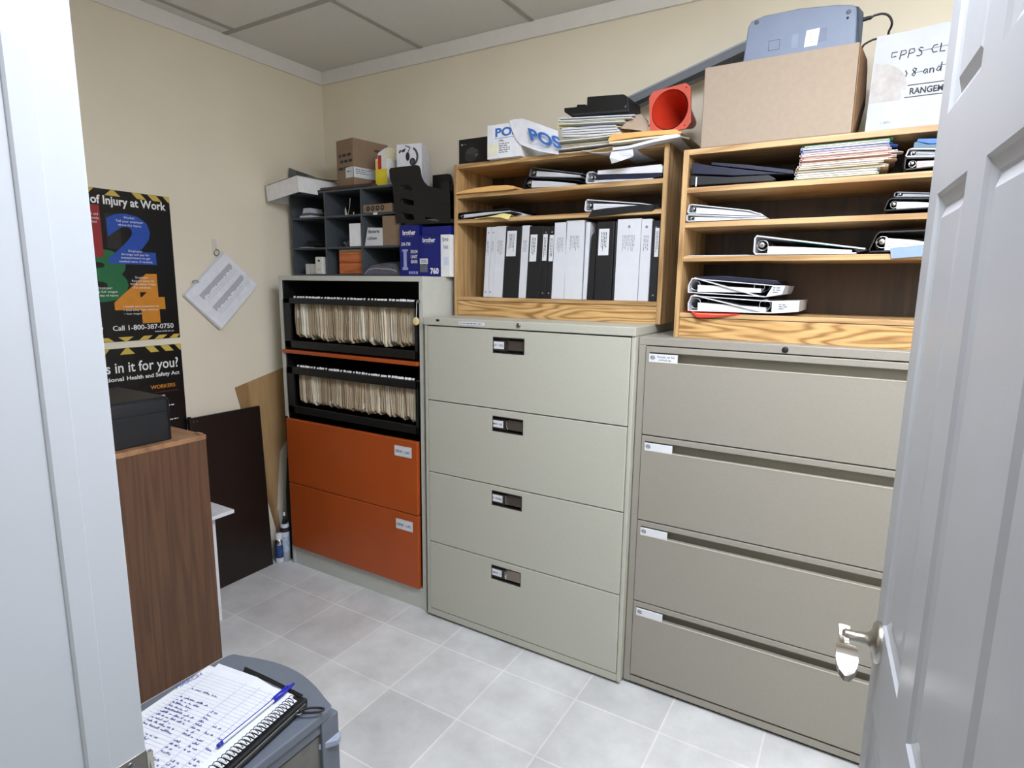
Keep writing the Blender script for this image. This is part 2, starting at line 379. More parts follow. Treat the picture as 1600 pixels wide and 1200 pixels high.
for sgn, face in ((1, 0.0), (-1, -DTK)):
    def Q(s, z, dpt): return DP(s, z, face-sgn*dpt)
    def face4(a, b, c, d):
        f.add([a, b, c, d] if sgn > 0 else [d, c, b, a], [(0, 1, 2, 3)], DOORW)
    for i in range(5):
        for j in range(7):
            s0, s1, z0, z1 = xs[i], xs[i+1], zs[j], zs[j+1]
            if i in (1, 3) and j in (1, 3, 5):
                prof = [(0, 0), (0.004, 0.004), (0.016, 0.0075), (0.019, 0.0095), (0.034, 0.003)]
                for (a, d0), (b, d1) in zip(prof[:-1], prof[1:]):
                    P0 = [Q(s0+a, z0+a, d0), Q(s1-a, z0+a, d0), Q(s1-a, z1-a, d0), Q(s0+a, z1-a, d0)]
                    P1 = [Q(s0+b, z0+b, d1), Q(s1-b, z0+b, d1), Q(s1-b, z1-b, d1), Q(s0+b, z1-b, d1)]
                    for k in range(4): face4(P0[k], P0[(k+1) % 4], P1[(k+1) % 4], P1[k])
                a, d0 = prof[-1]; face4(Q(s0+a, z0+a, d0), Q(s1-a, z0+a, d0), Q(s1-a, z1-a, d0), Q(s0+a, z1-a, d0))
            else: face4(Q(s0, z0, 0), Q(s1, z0, 0), Q(s1, z1, 0), Q(s0, z1, 0))
for (a, b, c, d) in ((DP(0, 0.008, 0), DP(0, 0.008, -DTK), DP(0, 2.035, -DTK), DP(0, 2.035, 0)), (DP(DW, 0.008, -DTK), DP(DW, 0.008, 0), DP(DW, 2.035, 0), DP(DW, 2.035, -DTK)),
                     (DP(0, 2.035, 0), DP(0, 2.035, -DTK), DP(DW, 2.035, -DTK), DP(DW, 2.035, 0)), (DP(0, 0.008, -DTK), DP(0, 0.008, 0), DP(DW, 0.008, 0), DP(DW, 0.008, -DTK))):
    f.add([a, b, c, d], [(0, 1, 2, 3)], DOORW)
door = struct('door_1', f, 'white six panel door standing open on the right')
def lever(sg):
    base = 0.0 if sg > 0 else -DTK; zl = 0.955; sl = 0.058
    h = MB(); N_ = NRM*sg; c = DP(sl, zl, base)
    h.lathe(c, N_, [(0, 0.031), (0.005, 0.031), (0.009, 0.027), (0.011, 0.016), (0.017, 0.0105), (0.032, 0.0085), (0.046, 0.0090), (0.050, 0.006), (0.050, 0)], NICKEL, 28)
    P = []
    n = 22; ctr = 0.047
    for i in range(n+1):                 # paddle lever: flat side up, waisted, drooping at its rounded tip
        k = i/n; s = sl-0.010+0.112*k
        hw = 0.0075-0.0012*math.sin(PI*min(1, k/0.4))*(k < 0.4)+0.0065*(0.5-0.5*math.cos(PI*min(1, max(0, (k-0.28)/0.40))))
        if k > 0.80: q = (k-0.80)/0.20; hw *= math.sqrt(max(0.02, 1-q*q*0.96))
        zz = zl+0.010-0.012*math.sin(PI*min(1, k/0.5))*(k < 0.5)+(0.006*math.sin(PI*(k-0.5)/0.5)-0.016*((k-0.5)/0.5)**2 if k >= 0.5 else 0)
        P.append([DP(s, zz, base+sg*(ctr-hw)), DP(s, zz+0.0005, base+sg*ctr), DP(s, zz, base+sg*(ctr+hw))])
    h.sheet(P, V((0, 0, -0.0085)), NICKEL)
    o = build(h, 'door_handle', door); o['label'] = 'brushed metal lever handle'
lever(1); lever(-1)

# ================================================================== filing cabinets
# --- grey case with orange drawers, its two upper fronts open
OX0, OX1, OY, OH = 0.1562, 1.063, -0.468, 1.5053
t = Thing('lateral_file_cabinet', 'tall grey steel file cabinet with orange lower drawers and two open upper tiers', 'filing cabinet')
c = t.part('case', bevel=0.002)
c.box((OX0, OY, 0.0), (OX0+0.02, -0.02, OH-0.022), GREYCAB); c.box((OX1-0.02, OY, 0.0), (OX1, -0.02, OH-0.022), GREYCAB)
c.box((OX0, OY, OH-0.022), (OX1, -0.02, OH), GREYCAB); c.box((OX0+0.02, -0.03, 0.1), (OX1-0.02, -0.02, OH-0.022), DARKIN)
c.box((OX0+0.02, OY+0.004, 0), (OX1-0.02, OY+0.02, 0.1), GREYCAB); c.box((OX0+0.02, OY+0.02, 0.09), (OX1-0.02, -0.03, 0.1), DARKIN)
for x in (OX0+0.02, OX1-0.030): c.box((x, OY+0.006, 0.1), (x+0.010, -0.03, OH-0.022), BLACKM)
FX0, FX1 = 0.178, 1.034
c.box((OX0-0.0006, OY-0.0012, 0.10), (FX0-0.001, OY+0.0, 0.800), BLACKM)  # thin black strip darkening the lower left stile
for (z0, z1, lz, tx) in ((0.456, 0.794, 0.74, 'DRW - LAS'), (0.104, 0.4525, 0.396, 'GRW - LAS')):
    d = t.part('drawer', 'orange drawer front', bevel=0.004); d.box((FX0, OY-0.016, z0), (FX1, OY+0.004, z1), ORANGE)
    d.box((FX0+0.02, OY+0.004, z0+0.02), (FX1-0.02, -0.05, z0+0.03), DARKIN)
    k = t.sub(d, 'label_holder', 'small white label card', bevel=0.001); k.box((0.905, OY-0.019, lz-0.024), (1.003, OY-0.016, lz+0.024), mat('label_silver', (196, 198, 204), 0.3))
    k.quad((0.909, OY-0.0194, lz-0.019), EX, EZ, 0.09, 0.038, PAPER); k.fit_text(tx, (0.913, OY-0.0198, lz-0.007), EX, EZ, 0.019, 0.08, INK, 0.01)
for (zt, zb, zbar) in ((1.3975, 1.155, 1.372), (1.060, 0.826, 1.024)):
    r = t.part('file_rack', 'black pull-out file frame', bevel=0.003)
    r.box((0.193, OY-0.006, zb), (1.033, OY+0.008, zb+0.036), BLACKM); r.box((0.193, OY-0.006, zbar), (1.033, OY+0.006, zt), BLACKM)
    r.box((0.193, OY-0.006, zb), (0.236, OY+0.008, zt), BLACKM); r.box((1.021, OY-0.006, zb), (1.033, OY+0.008, zt), BLACKM)
    r.box((0.193, OY, zb), (0.199, -0.06, zb+0.06), BLACKM); r.box((1.027, OY, zb), (1.033, -0.06, zb+0.06), BLACKM); r.box((0.199, OY, zb), (1.027, -0.06, zb+0.004), BLACKM)
    r.box((0.199, -0.075, zb), (1.027, -0.06, zt), BLACKM)
l = t.part('tier_lip', 'thin orange strip under the upper open tier', bevel=0.003); l.box((0.172, OY-0.012, 1.1268), (1.036, OY+0.05, 1.1445), ORANGE); l.box((0.178, OY+0.05, 1.13), (1.034, -0.03, 1.138), DARKIN)
b = t.part('latch'); b.box((1.036, OY-0.010, 1.395), (1.05, OY-0.002, 1.407), STEEL)
t.done()

FOLD = [mat('folder_buff_%d' % i, c_, 0.8, var=0.10, vscale=18) for i, c_ in enumerate([(206, 190, 164), (184, 164, 136), (222, 208, 184), (168, 148, 122), (196, 178, 148), (230, 222, 204)])]
TAB = mat('clear_tab', (236, 238, 240), 0.3)
def hanging_folder(x, zt, zb, wd, m, seed, lab, grp):
    rd = random.Random(seed); t = Thing('file_folder', lab, 'file folder', grp); o = t.body()
    yf = OY+0.012+rd.uniform(0, 0.012); ph = rd.uniform(0, 6); am = rd.uniform(0.0005, 0.004); zb2 = zb+rd.uniform(0, 0.016); rc = rd.uniform(0.012, 0.03); P = []; n = 12
    for i in range(n+1):
        k = i/n; z = zt-(zt-zb2)*k; dx = am*math.sin(ph+k*4.5)*min(1, k*3)
        back = 0.0
        if z < zb2+rc: q = (zb2+rc-z)/rc; back = rc*0.8*(1-math.sqrt(max(0, 1-q*q)))
        flare = wd*0.5*(0.55+0.45*math.sin(PI*min(1, k*1.05))*rd.uniform(0.8, 1.2))
        P.append((z, x+dx, yf+back, flare))
    for sd in (-1, 1):                       # the two flaps of the folder, closed along the bottom
        G = [[(xx+sd*fl, yy, z), (xx+sd*fl*0.9, yy+0.10, z), (xx+sd*fl*0.6, -0.10, z)] for z, xx, yy, fl in P]
        o.sheet(G, (0.0012*sd, 0, 0), m)
    z, xx, yy, fl = P[-1]; o.box((xx-fl, yy, z-0.0006), (xx+fl, -0.10, z+0.0006), m)
    for q in range(rd.randint(1, 3)):          # papers held in it
        xo = x+rd.uniform(-0.3, 0.3)*wd; o.box((xo, yf+0.006+0.004*q, zb2+0.02), (xo+0.0009, -0.12, zt-0.03), FOLD[5] if q else PAPER2)
    h = t.part('hanger_bar'); h.box((x-0.002, OY+0.008, zt+0.001), (x+0.002, -0.08, zt+0.007), BLACKM)
    g = t.part('index_tab', 'white index tab'); tw = rd.uniform(0.005, 0.011)
    g.sheet([[(x-tw, OY+0.006+rd.uniform(0, .004), zt+0.0055), (x+tw, OY+0.006, zt+0.0055)], [(x-tw, OY+0.013, zt+0.0125+rd.uniform(0, .004)), (x+tw, OY+0.013, zt+0.0125)]], (0, 0.0008, 0), TAB)
    t.done()
rd = random.Random(3)
for (n, zt, zb, lab, grp, sd) in ((36, 1.3935, 1.194, 'buff paper file folder hanging in the upper open tier of the orange-drawer cabinet', 'folders in the upper open tier', 100), (38, 1.055, 0.868, 'buff paper file folder hanging in the lower open tier of the orange-drawer cabinet', 'folders in the lower open tier', 300)):
    for i in range(n):
        x = 0.248+(1.008-0.248)*(i+0.5)/n+rd.uniform(-0.003, 0.003)
        hanging_folder(x, zt, zb, rd.uniform(0.006, 0.0125), FOLD[rd.choice([0, 0, 1, 1, 2, 3, 4, 5])], sd+i, lab, grp)

t = Thing('key_tag', 'round cream tag hanging on a string at the cabinet right edge', 'tag')
d = t.part('disc', bevel=0.0008); d.lathe(U(650.5, 502, y=OY-0.018), V((0, -1, 0)), [(0, 0), (0, 0.0165), (0.003, 0.0165), (0.003, 0.0)], mat('tag_cream', (232, 208, 150), 0.6), 28)
d = t.part('string'); q = U(650.5, 502, y=OY-0.018); d.tube([(1.040, OY-0.011, 1.397), (q.x, OY-0.016, 1.36), (q.x, OY-0.019, q.z+0.015)], 0.001, PAPER2, 6); t.done()

# --- middle cabinet
MX0, MW, MY, MH = 1.0867, 0.914, -0.4912, 1.3391; MX1 = MX0+MW
t = Thing('lateral_file_cabinet', 'putty green four drawer file cabinet with recessed pulls, between the two others', 'filing cabinet')
c = t.part('case', bevel=0.003)
c.box((MX0+0.002, MY, 0.012), (MX0+0.019, -0.025, MH-0.03), PUTTY); c.box((MX1-0.0165, MY, 0.012), (MX1-0.002, -0.025, MH-0.03), PUTTY)
c.box((MX0+0.019, MY, 0.012), (MX1-0.0165, MY+0.03, 0.043), PUTTY); c.box((MX0+0.019, MY+0.02, 0.02), (MX1-0.0165, -0.035, 0.03), DARKIN); c.box((MX0+0.019, -0.035, 0.03), (MX1-0.0165, -0.025, MH-0.03), DARKIN)
c.box((MX0+0.019, MY+0.03, MH-0.036), (MX1-0.0165, -0.035, MH-0.03), DARKIN)
tp = t.part('top', bevel=0.003); tp.box((MX0, MY-0.006, MH-0.031), (MX1, -0.02, MH), PUTTY)
k = t.sub(tp, 'lock'); q = U(810.5, 508.5, y=MY-0.006); k.lathe(q, V((0, -1, 0)), [(0, 0.0085), (0.004, 0.0085), (0.005, 0.006), (0.005, 0)], STEEL, 20); k.box(q+V((-0.001, -0.0056, -0.004)), q+V((0.001, -0.005, 0.004)), BLACKM)
k = t.sub(tp, 'label_strip', 'thin white label strip'); q = U(717, 504.5, y=MY-0.006); k.box((q.x, MY-0.007, q.z-0.006), (q.x+0.122, MY-0.006, q.z+0.006), PAPER); k.lines((q.x+0.004, MY-0.0074, q.z-0.003), EX, EZ, 0.11, 0.006, 1, BLUEINK, 5, ragged=0.05)
k = t.sub(tp, 'badge'); q = U(684, 500.5, y=MY-0.006); k.box((q.x-0.008, MY-0.0075, q.z-0.004), (q.x+0.008, MY-0.006, q.z+0.004), BLACKM)
for i in range(2):
    ft = t.part('foot'); x = (MX0+0.05, MX1-0.08)[i]; ft.box((x, MY+0.03, 0), (x+0.03, MY+0.06, 0.014), BLACKM); ft.box((x, -0.08, 0), (x+0.03, -0.05, 0.014), BLACKM)
DX0, DX1 = MX0+0.0205, MX1-0.018
pulls = [(787.2, 526.3, 841.5, 552.0, 'LET - WED'), (784.0, 652.4, 837.8, 680.6, 'MEW - RIZ'), (782.6, 771.5, 835.0, 802.3, 'ST. PRAIRIE'), (779.0, 889.5, 830.3, 919.5, 'YMAR - S')]
mz = [1.3053, 0.9929, 0.6792, 0.3615, 0.0444]
for i in range(4):
    z1, z0 = mz[i]-0.002, mz[i+1]+0.002
    a = U(pulls[i][0], pulls[i][1], y=MY); b = U(pulls[i][2], pulls[i][3], y=MY)
    px0 = 1.427; px1 = px0+0.140; pz1 = (a.z+U(pulls[i][2], pulls[i][1]+6, y=MY).z)/2; pz0 = pz1-0.062
    d = t.part('drawer', bevel=0.0022); y0, y1 = MY-0.002, MY+0.018
    # drawer front around its recessed pull
    d.ring([(DX0, y0, z0), (DX1, y0, z0), (DX1, y0, z1), (DX0, y0, z1)], [(px0, y0, pz0), (px1, y0, pz0), (px1, y0, pz1), (px0, y0, pz1)], (0, y1-y0, 0), PUTTY)
    d.box((DX0+0.01, y1, z0+0.02), (DX1-0.01, -0.06, z0+0.03), DARKIN)
    pl = t.sub(d, 'pull', 'recessed dark grip with a label window', bevel=0.001); PD = mat('pull_dark', (62, 58, 55), 0.3, 0.5)
    pl.box((px0, MY+0.020, pz0), (px1, MY+0.024, pz1), PD); pl.box((px0, y0+0.001, pz0), (px1, MY+0.02, pz0+0.003), PD); pl.box((px0, y0+0.001, pz1-0.003), (px1, MY+0.02, pz1), PD)
    pl.box((px0, y0+0.001, pz0), (px0+0.003, MY+0.02, pz1), PD); pl.box((px1-0.003, y0+0.001, pz0), (px1, MY+0.02, pz1), PD)
    pl.prism([(px0+0.064, MY+0.001, pz0+0.015), (px0+0.064, MY+0.016, pz0+0.004), (px0+0.064, MY+0.02, pz1-0.004), (px0+0.064, MY+0.012, pz1-0.012)], (0.073, 0, 0), CHROME if i == 3 else mat('pull_mid', (96, 90, 86), 0.25, 0.7))
    pl.box((px0+0.003, MY+0.003, pz0+0.010), (px0+0.064, MY+0.016, pz1-0.012), PD)
    pl.tube([(px0+0.066, MY+0.001, pz1-0.014), (px0+0.066, MY, pz0+0.022), (px0+0.072, MY+0.002, pz0+0.014)], 0.0015, CHROME, 6)
    kz = pz0+0.017; pl.box((px0+0.001, MY+0.001, kz), (px0+0.049, MY+0.0028, kz+0.028), PAPER); pl.fit_text(pulls[i][4], (px0+0.003, MY+0.0005, kz+0.010), EX, EZ, 0.011, 0.043, INK, 0.01)
t.done()

# --- right cabinet
RX0, RW, RY, RH = 2.0016, 0.914, -0.4613, 1.3059; RX1 = RX0+RW
t = Thing('lateral_file_cabinet', 'taupe four drawer file cabinet with full-width grip slots, behind the open door', 'filing cabinet')
c = t.part('case', bevel=0.002)
c.box((RX0, RY, 0.014), (RX0+0.025, -0.02, RH-0.027), TAUPE); c.box((RX1-0.025, RY, 0.014), (RX1, -0.02, RH-0.027), TAUPE); c.box((RX0, RY, RH-0.027), (RX1, -0.02, RH), TAUPE)
c.box((RX0+0.025, RY, 0.014), (RX1-0.025, RY+0.03, 0.040), TAUPE); c.box((RX0+0.025, -0.03, 0.03), (RX1-0.025, -0.02, RH-0.027), DARKIN); c.box((RX0+0.025, RY+0.03, 0.02), (RX1-0.025, -0.03, 0.03), DARKIN)
bs = t.part('base'); bs.box((RX0+0.015, RY+0.015, 0), (RX1-0.015, -0.03, 0.014), BLACKM)
k = t.part('lock'); q = U(1227, 546.5, y=RY); k.lathe(q, V((0, -1, 0)), [(0, 0.009), (0.004, 0.009), (0.005, 0.007), (0.005, 0)], BLACKM, 20)
rz = [1.2775, 0.9665, 0.655, 0.3442, 0.0459]; rx0, rx1 = RX0+0.0268, RX1-0.0268
GL = mat('grip_lip', (196, 190, 176), 0.35)
for i in range(4):
    z1, z0 = rz[i]-0.002, rz[i+1]+0.002; y0, y1 = RY-0.004, RY+0.016; st, sb = z1-0.020, z1-0.052
    d = t.part('drawer', bevel=0.0018)
    d.ring([(rx0, y0, z0), (rx1, y0, z0), (rx1, y0, z1), (rx0, y0, z1)], [(rx0+0.012, y0, sb), (rx1-0.012, y0, sb), (rx1-0.012, y0, st), (rx0+0.012, y0, st)], (0, y1-y0, 0), TAUPE)
    d.box((rx0+0.01, y1, z0+0.02), (rx1-0.01, -0.06, z0+0.03), DARKIN)
    g = t.sub(d, 'grip_slot', 'full-width recessed grip'); g.box((rx0+0.010, y1+0.014, sb-0.014), (rx1-0.010, y1+0.017, st+0.008), TAUPE)
    g.hexa([(rx0+0.010, y0+0.004, sb-0.003), (rx1-0.010, y0+0.004, sb-0.003), (rx1-0.010, y1+0.015, sb-0.016), (rx0+0.010, y1+0.015, sb-0.016), (rx0+0.010, y0+0.004, sb-0.0005), (rx1-0.010, y0+0.004, sb-0.0005), (rx1-0.010, y1+0.015, sb-0.013), (rx0+0.010, y1+0.015, sb-0.013)], TAUPE); g.box((rx0+0.010, y1-0.002, st+0.001), (rx1-0.010, y1+0.017, st+0.003), TAUPE)
    g.box((rx0+0.012, y0-0.0012, sb-0.0012), (rx1-0.012, y0+0.002, sb+0.0012), GL)
    lc = t.sub(d, 'label_card', 'small white label card', bevel=0.0008); lc.box((rx0+0.012, y0-0.001, sb+0.001), (rx0+0.108, y0+0.004, sb+0.0275), PAPER)
    lc.disc((rx0+0.024, y0-0.0013, sb+0.015), EX, EZ, 0.009, mat('logo_grey', (170, 170, 172), 0.5)); lc.text('PG', (rx0+0.0175, y0-0.0016, sb+0.010), EX, EZ, 0.013, INK)
    if i == 0:
        lc.fit_text('Ready to be', (rx0+0.040, y0-0.0016, sb+0.0155), EX, EZ, 0.010, 0.058, INK); lc.fit_text('picked up', (rx0+0.046, y0-0.0016, sb+0.0055), EX, EZ, 0.010, 0.040, INK)
t.done()

# ================================================================== oak bookcases
def bookcase(lab, x0, x1, y0, y1, z0, z1, shelves, rail, name):
    t = Thing('bookcase', lab, 'bookcase'); w_ = 0.0175
    for x in (x0, x1-w_):
        p = t.part('side_panel', bevel=0.0012); p.box((x, y0, z0), (x+w_, y1, z1), OAKV)
        if x > x0:
            for zz in (z0+0.03, z0+0.055): p.disc((x1+0.0003, y0+0.012, zz), EY, EZ, 0.0035, BLACKM)
    p = t.part('top_panel', bevel=0.0012); p.box((x0+w_, y0, z1-w_), (x1-w_, y1, z1), OAK)
    for z in shelves: p = t.part('shelf', bevel=0.001); p.box((x0+w_, y0+0.002, z-0.0165), (x1-w_, y1-0.006, z), OAK)
    p = t.part('bottom_panel', bevel=0.001); p.box((x0+w_, y0, rail-0.015), (x1-w_, y1-0.006, rail), OAK)
    p = t.part('apron', bevel=0.0015); p.box((x0+w_, y0+0.002, z0), (x1-w_, y0+0.018, rail-0.017), OAKFACE)
    p = t.part('back_panel'); p.box((x0+w_, y1-0.006, z0), (x1-w_, y1, z1-w_), OAKBACK)
    t.done()
BY, CYF = -0.29, -0.397
bookcase('oak bookcase full of upright binders, on the middle filing cabinet', 1.0945, 2.019, BY, -0.004, 1.3391, 1.9735, (1.8515, 1.7475), 1.4205, 'm')
bookcase('oak bookcase with four low shelves, on the right filing cabinet behind the door', 2.099, 3.02, CYF, -0.09, 1.3059, 1.9145, (1.7955, 1.6852, 1.5755), 1.3895, 'r')

# ================================================================== binders and papers on the shelves
def binder_up(u0, u1, m, lab, lean=0.017, h=0.291, labelm=None, rivets=False, hole=False, y=-0.272, seed=1, grp=None, top=0, notext=False):
    """ring binder standing upright, spine to the front"""
    X = lambda u: 1.2346+(u-755.2)*(1.993-1.2346)/(1025-755.2)
    x0, x1 = X(u0)+0.0006, X(u1)-0.0006; z0 = 1.4215; w_ = x1-x0; y1 = -0.012; xm = (x0+x1)/2
    t = Thing('ring_binder', lab, 'binder', grp)
    sp = t.part('spine', bevel=0.002); sp.box((x0, y, z0), (x1, y+0.0035, z0+h), m)
    for x in (x0, x1-0.003): cv = t.part('cover', bevel=0.001); cv.box((x, y+0.0035, z0), (x+0.003, y1, z0+h), m)
    if w_ > 0.012:
        pg = t.part('pages'); pg.box((x0+0.004, y+0.03, z0+0.006), (x1-0.004, y1-0.004, z0+h-0.012), PAPER)
    yf = y-0.0006; dark = m in (BBLACK, NAVY)
    if labelm:
        l = t.part('spine_label', 'white paper label', bevel=0.0006); a, b, zt, zb = labelm
        l.box((x0+w_*a, y-0.0008, z0+zb), (x0+w_*b, y, z0+zt), PAPER)
        if not notext: l.lines((x0+w_*a+w_*(b-a)*0.2, y-0.0012, z0+zt-0.012), V((0, 0, -1)), EX, (zt-zb)-0.025, w_*(b-a)*0.6, max(2, int(w_*(b-a)/0.009)), INK, seed, 0.42)
    elif not notext:
        n = max(1, int(w_/0.010)); sp.lines((x0+w_*0.22, yf, z0+h-0.058), V((0, 0, -1)), EX, 0.062, w_*0.55, n, INKG if m is BWHITE else INK, seed, 0.36)
        if w_ > 0.03 and m is BWHITE:
            rd = random.Random(seed)
            sp.box((x0+w_*0.1, y-0.0006, z0+h-0.118), (x1-w_*0.1, y, z0+h-0.1172), PAPER2)
    if rivets:
        for zz in (h-0.023, 0.022): r = t.part('rivet'); r.lathe((xm, y, z0+zz), V((0, -1, 0)), [(0, 0.0035), (0.001, 0.003), (0.0015, 0)], STEEL, 12)
    if hole:
        for zz in (h-0.028,): r = t.part('finger_ring'); r.lathe((xm, y, z0+zz), V((0, -1, 0)), [(0, 0.005), (0.001, 0.005), (0.0012, 0.0028), (0.0004, 0.0026), (0.0004, 0)], STEEL, 16)
    if lean: t.M = Matrix(((1, 0, lean/h, -z0*lean/h), (0, 1, 0, 0), (0, 0, 1, 0), (0, 0, 0, 1)))
    t.done()
binder_up(755.2, 763.3, BWHITE, 'slim white binder at the left end of the upright binder row', rivets=True, seed=1)
binder_up(763.5, 771.8, BWHITE, 'slim white riveted binder second from the left of the upright row', rivets=True, seed=2)
binder_up(772, 789.4, BWHITE, 'wide white binder between slim white ones and the first black binder', h=0.293, seed=3)
binder_up(789.8, 816.2, BBLACK, 'widest black binder with a big white label, left in the row', h=0.289, labelm=(0.10, 0.72, 0.272, 0.170), seed=4, lean=0.016)
binder_up(817.6, 829.9, BWHITE, 'thin white binder standing between two labelled black binders', h=0.291, seed=5, lean=0.015)
binder_up(830.3, 852.3, BBLACK, 'black binder with tall white label right of the thin white binder', h=0.287, labelm=(0.10, 0.62, 0.254, 0.148), seed=6, lean=0.014)
binder_up(852.8, 862.6, BBLACK, 'slim black riveted binder with narrow fully seen white label', h=0.284, labelm=(0.12, 0.86, 0.254, 0.150), rivets=True, seed=7, lean=0.011)
binder_up(863.0, 871.8, BBLACK, 'slim black riveted binder touching the creased white binder', h=0.284, labelm=(0.15, 0.95, 0.250, 0.148), rivets=True, seed=8, lean=0.011)
binder_up(872.2, 891.8, BWHITE, 'white binder with creased spine right of the slim black ones', h=0.297, seed=9, lean=0.009)
binder_up(892.2, 919.6, BWHITE, 'wide clean white binder near the middle of the row', h=0.302, seed=10, lean=0.003)
binder_up(920.6, 926.6, BWHITE, 'very thin white binder beside the curved black folder', h=0.293, seed=11, lean=0.006, notext=True)
binder_up(937.6, 962.5, BBLACK, 'black binder with white label right of the curved black folder', h=0.292, labelm=(0.13, 0.74, 0.266, 0.168), seed=12, lean=0.004)
binder_up(963.4, 966.4, BBLACK, 'very thin black binder left of the widest white binder', h=0.290, seed=14, lean=0.004, notext=True)
binder_up(967.2, 999.9, BWHITE, 'widest white binder with bold spine print at the right', h=0.298, rivets=False, hole=True, seed=15, lean=0.003)
binder_up(1000.4, 1014.4, BWHITE, 'slim white binder right of the widest white binder', h=0.295, hole=True, seed=16, lean=0.002)
binder_up(1015.4, 1025.6, BBLACK, 'black binder at the right end touching the bookcase side', h=0.288, labelm=(0.42, 0.98, 0.262, 0.160), rivets=True, seed=17, lean=0.0)
t = Thing('report_folder', 'black folder with curved top corner among the upright binders', 'folder'); o = t.body(bevel=0.001)
x0 = 1.2346+(927.2-755.2)*0.0028110; x1 = 1.2346+(936.8-755.2)*0.0028110
pts = [(x0, -0.272, 1.4215), (x1, -0.272, 1.4215), (x1+0.005, -0.272, 1.678)]+[(x1+0.004-0.019*math.sin(a), -0.272, 1.652+0.027*math.cos(a)) for a in [PI/2*i/6 for i in range(7)]]
o.prism(pts, (0, 0.21, 0), BBLACK); t.done()

def binder_flat(px, y, m, lab, dep=0.27, th=0.003, rings=True, pages=True, grp=None, edge=None, extra=None, pm=None, curl=0.0, flip=False, pk=1.0):
    """ring binder lying flat, open end to the front; px = base left, spine top, cover right end, base right (pixels on plane y)"""
    bl, tl, tr, br = [rest(U(a, b, y=y)) for a, b in px]
    t = Thing('ring_binder', lab, 'binder', grp); e = V((0, dep, 0)); em = edge or m
    up = (tl-bl); r = 0.2
    s1 = bl+up*r; s2 = bl+up*(1-r); inx = (br-bl).normalized()
    k = 0.006 if not flip else -0.006
    outer = [bl+inx*0.006, bl+up*0.14+V((0, 0, 0)), tl-up*0.16, tl+inx*0.007]
    # cover, spine and base are the three boards of one case
    def board(a, b, n):  a, b, n = V(a), V(b), V(n)*th; return [a, b, b+n, a+n]
    nb = V((-inx.z, 0, inx.x)); base = t.part('cover'); base.prism(board(outer[0], br, nb), e, em)
    d2 = (tr-outer[3]).normalized(); nt_ = V((d2.z, 0, -d2.x)); top = t.part('cover')
    if curl: 
        mid = outer[3]+(tr-outer[3])*0.82; top.prism([outer[3], mid, tr+V((0, 0, -curl)), tr+V((-0.003, 0, -curl-th*0.6)), mid+nt_*th, outer[3]+nt_*th], e, em)
    else: top.prism(board(outer[3], tr, nt_), e, em)
    sp = t.part('spine', bevel=0.0006); sp.prism([outer[0], outer[1], outer[2], outer[3], outer[3]+nt_*th+d2*0.001, outer[2]+inx*th, outer[1]+inx*th, outer[0]+nb*th+inx*0.001], e, em)
    hgt = up.length
    if rings:
        rg = t.part('ring_mechanism', 'metal ring mechanism'); c = bl+up*0.48+inx*(0.012+hgt*0.22)
        rr = max(0.006, hgt*0.26)
        for yy in (0.012, dep*0.5, dep-0.03):
            rg.tube([c+V((rr*math.cos(a), yy, rr*math.sin(a))) for a in [2*PI*i/16 for i in range(17)]], 0.0016, CHROME, 6)
        rg.box((c.x-rr*1.05, y+0.006, c.z-0.003), (c.x-rr*0.75, y+dep-0.02, c.z+0.003), CHROME)
        rg.lathe(c+V((-rr*0.1, 0.004, rr*0.1)), V((0, -1, 0)), [(0, rr*0.55), (0.002, rr*0.55), (0.003, rr*0.3), (0.003, 0)], CHROME, 14)
    if pages:
        pg = t.part('pages', 'loose white pages'); a = bl+inx*(0.016+hgt*0.42)+nb*(th+0.001); L_ = (br-a).dot(inx)*0.95
        hh = max(0.004, (hgt*0.62-th)*pk)
        P = [a, a+inx*L_, a+inx*L_+nb*max(0.002, hh*0.30), a+inx*L_*0.45+nb*hh*0.78, a+nb*hh]
        pg.prism([p+V((0, 0.006, 0)) for p in P], (0, dep-0.014, 0), pm or PAPER)
        for q in (0.3, 0.6): pg.prism([a+inx*0.002+nb*hh*q+V((0, 0.0045, 0)), a+inx*L_*0.99+nb*hh*q*0.35+V((0, 0.0045, 0)), a+inx*L_*0.99+nb*(hh*q*0.35+0.0008)+V((0, 0.0045, 0)), a+inx*0.002+nb*(hh*q+0.0008)+V((0, 0.0045, 0))], (0, dep-0.02, 0), PAPER2)
    if extra: extra(t, bl, inx, nb, hgt)
    t.done()
def rest(p):
    for S in ((1.7955, 1.6852, 1.5755, 1.3895) if p.y < -0.34 else (1.8515, 1.7475)):
        if S-0.016 < p.z < S+0.0006: p.z = S+0.0006
    p.x = min(3.0, max(2.1185, p.x)) if p.y < -0.34 else min(2.0, max(1.1135, p.x))
    return p
def slab_px(px, y, dep, m, name, lab, cat, th=None, bevel=0.001, grp=None):
    t = Thing(name, lab, cat, grp); o = t.body(bevel=bevel); o.prism([rest(U(a, b, y=y)) for a, b in px], (0, dep, 0), m); t.done()
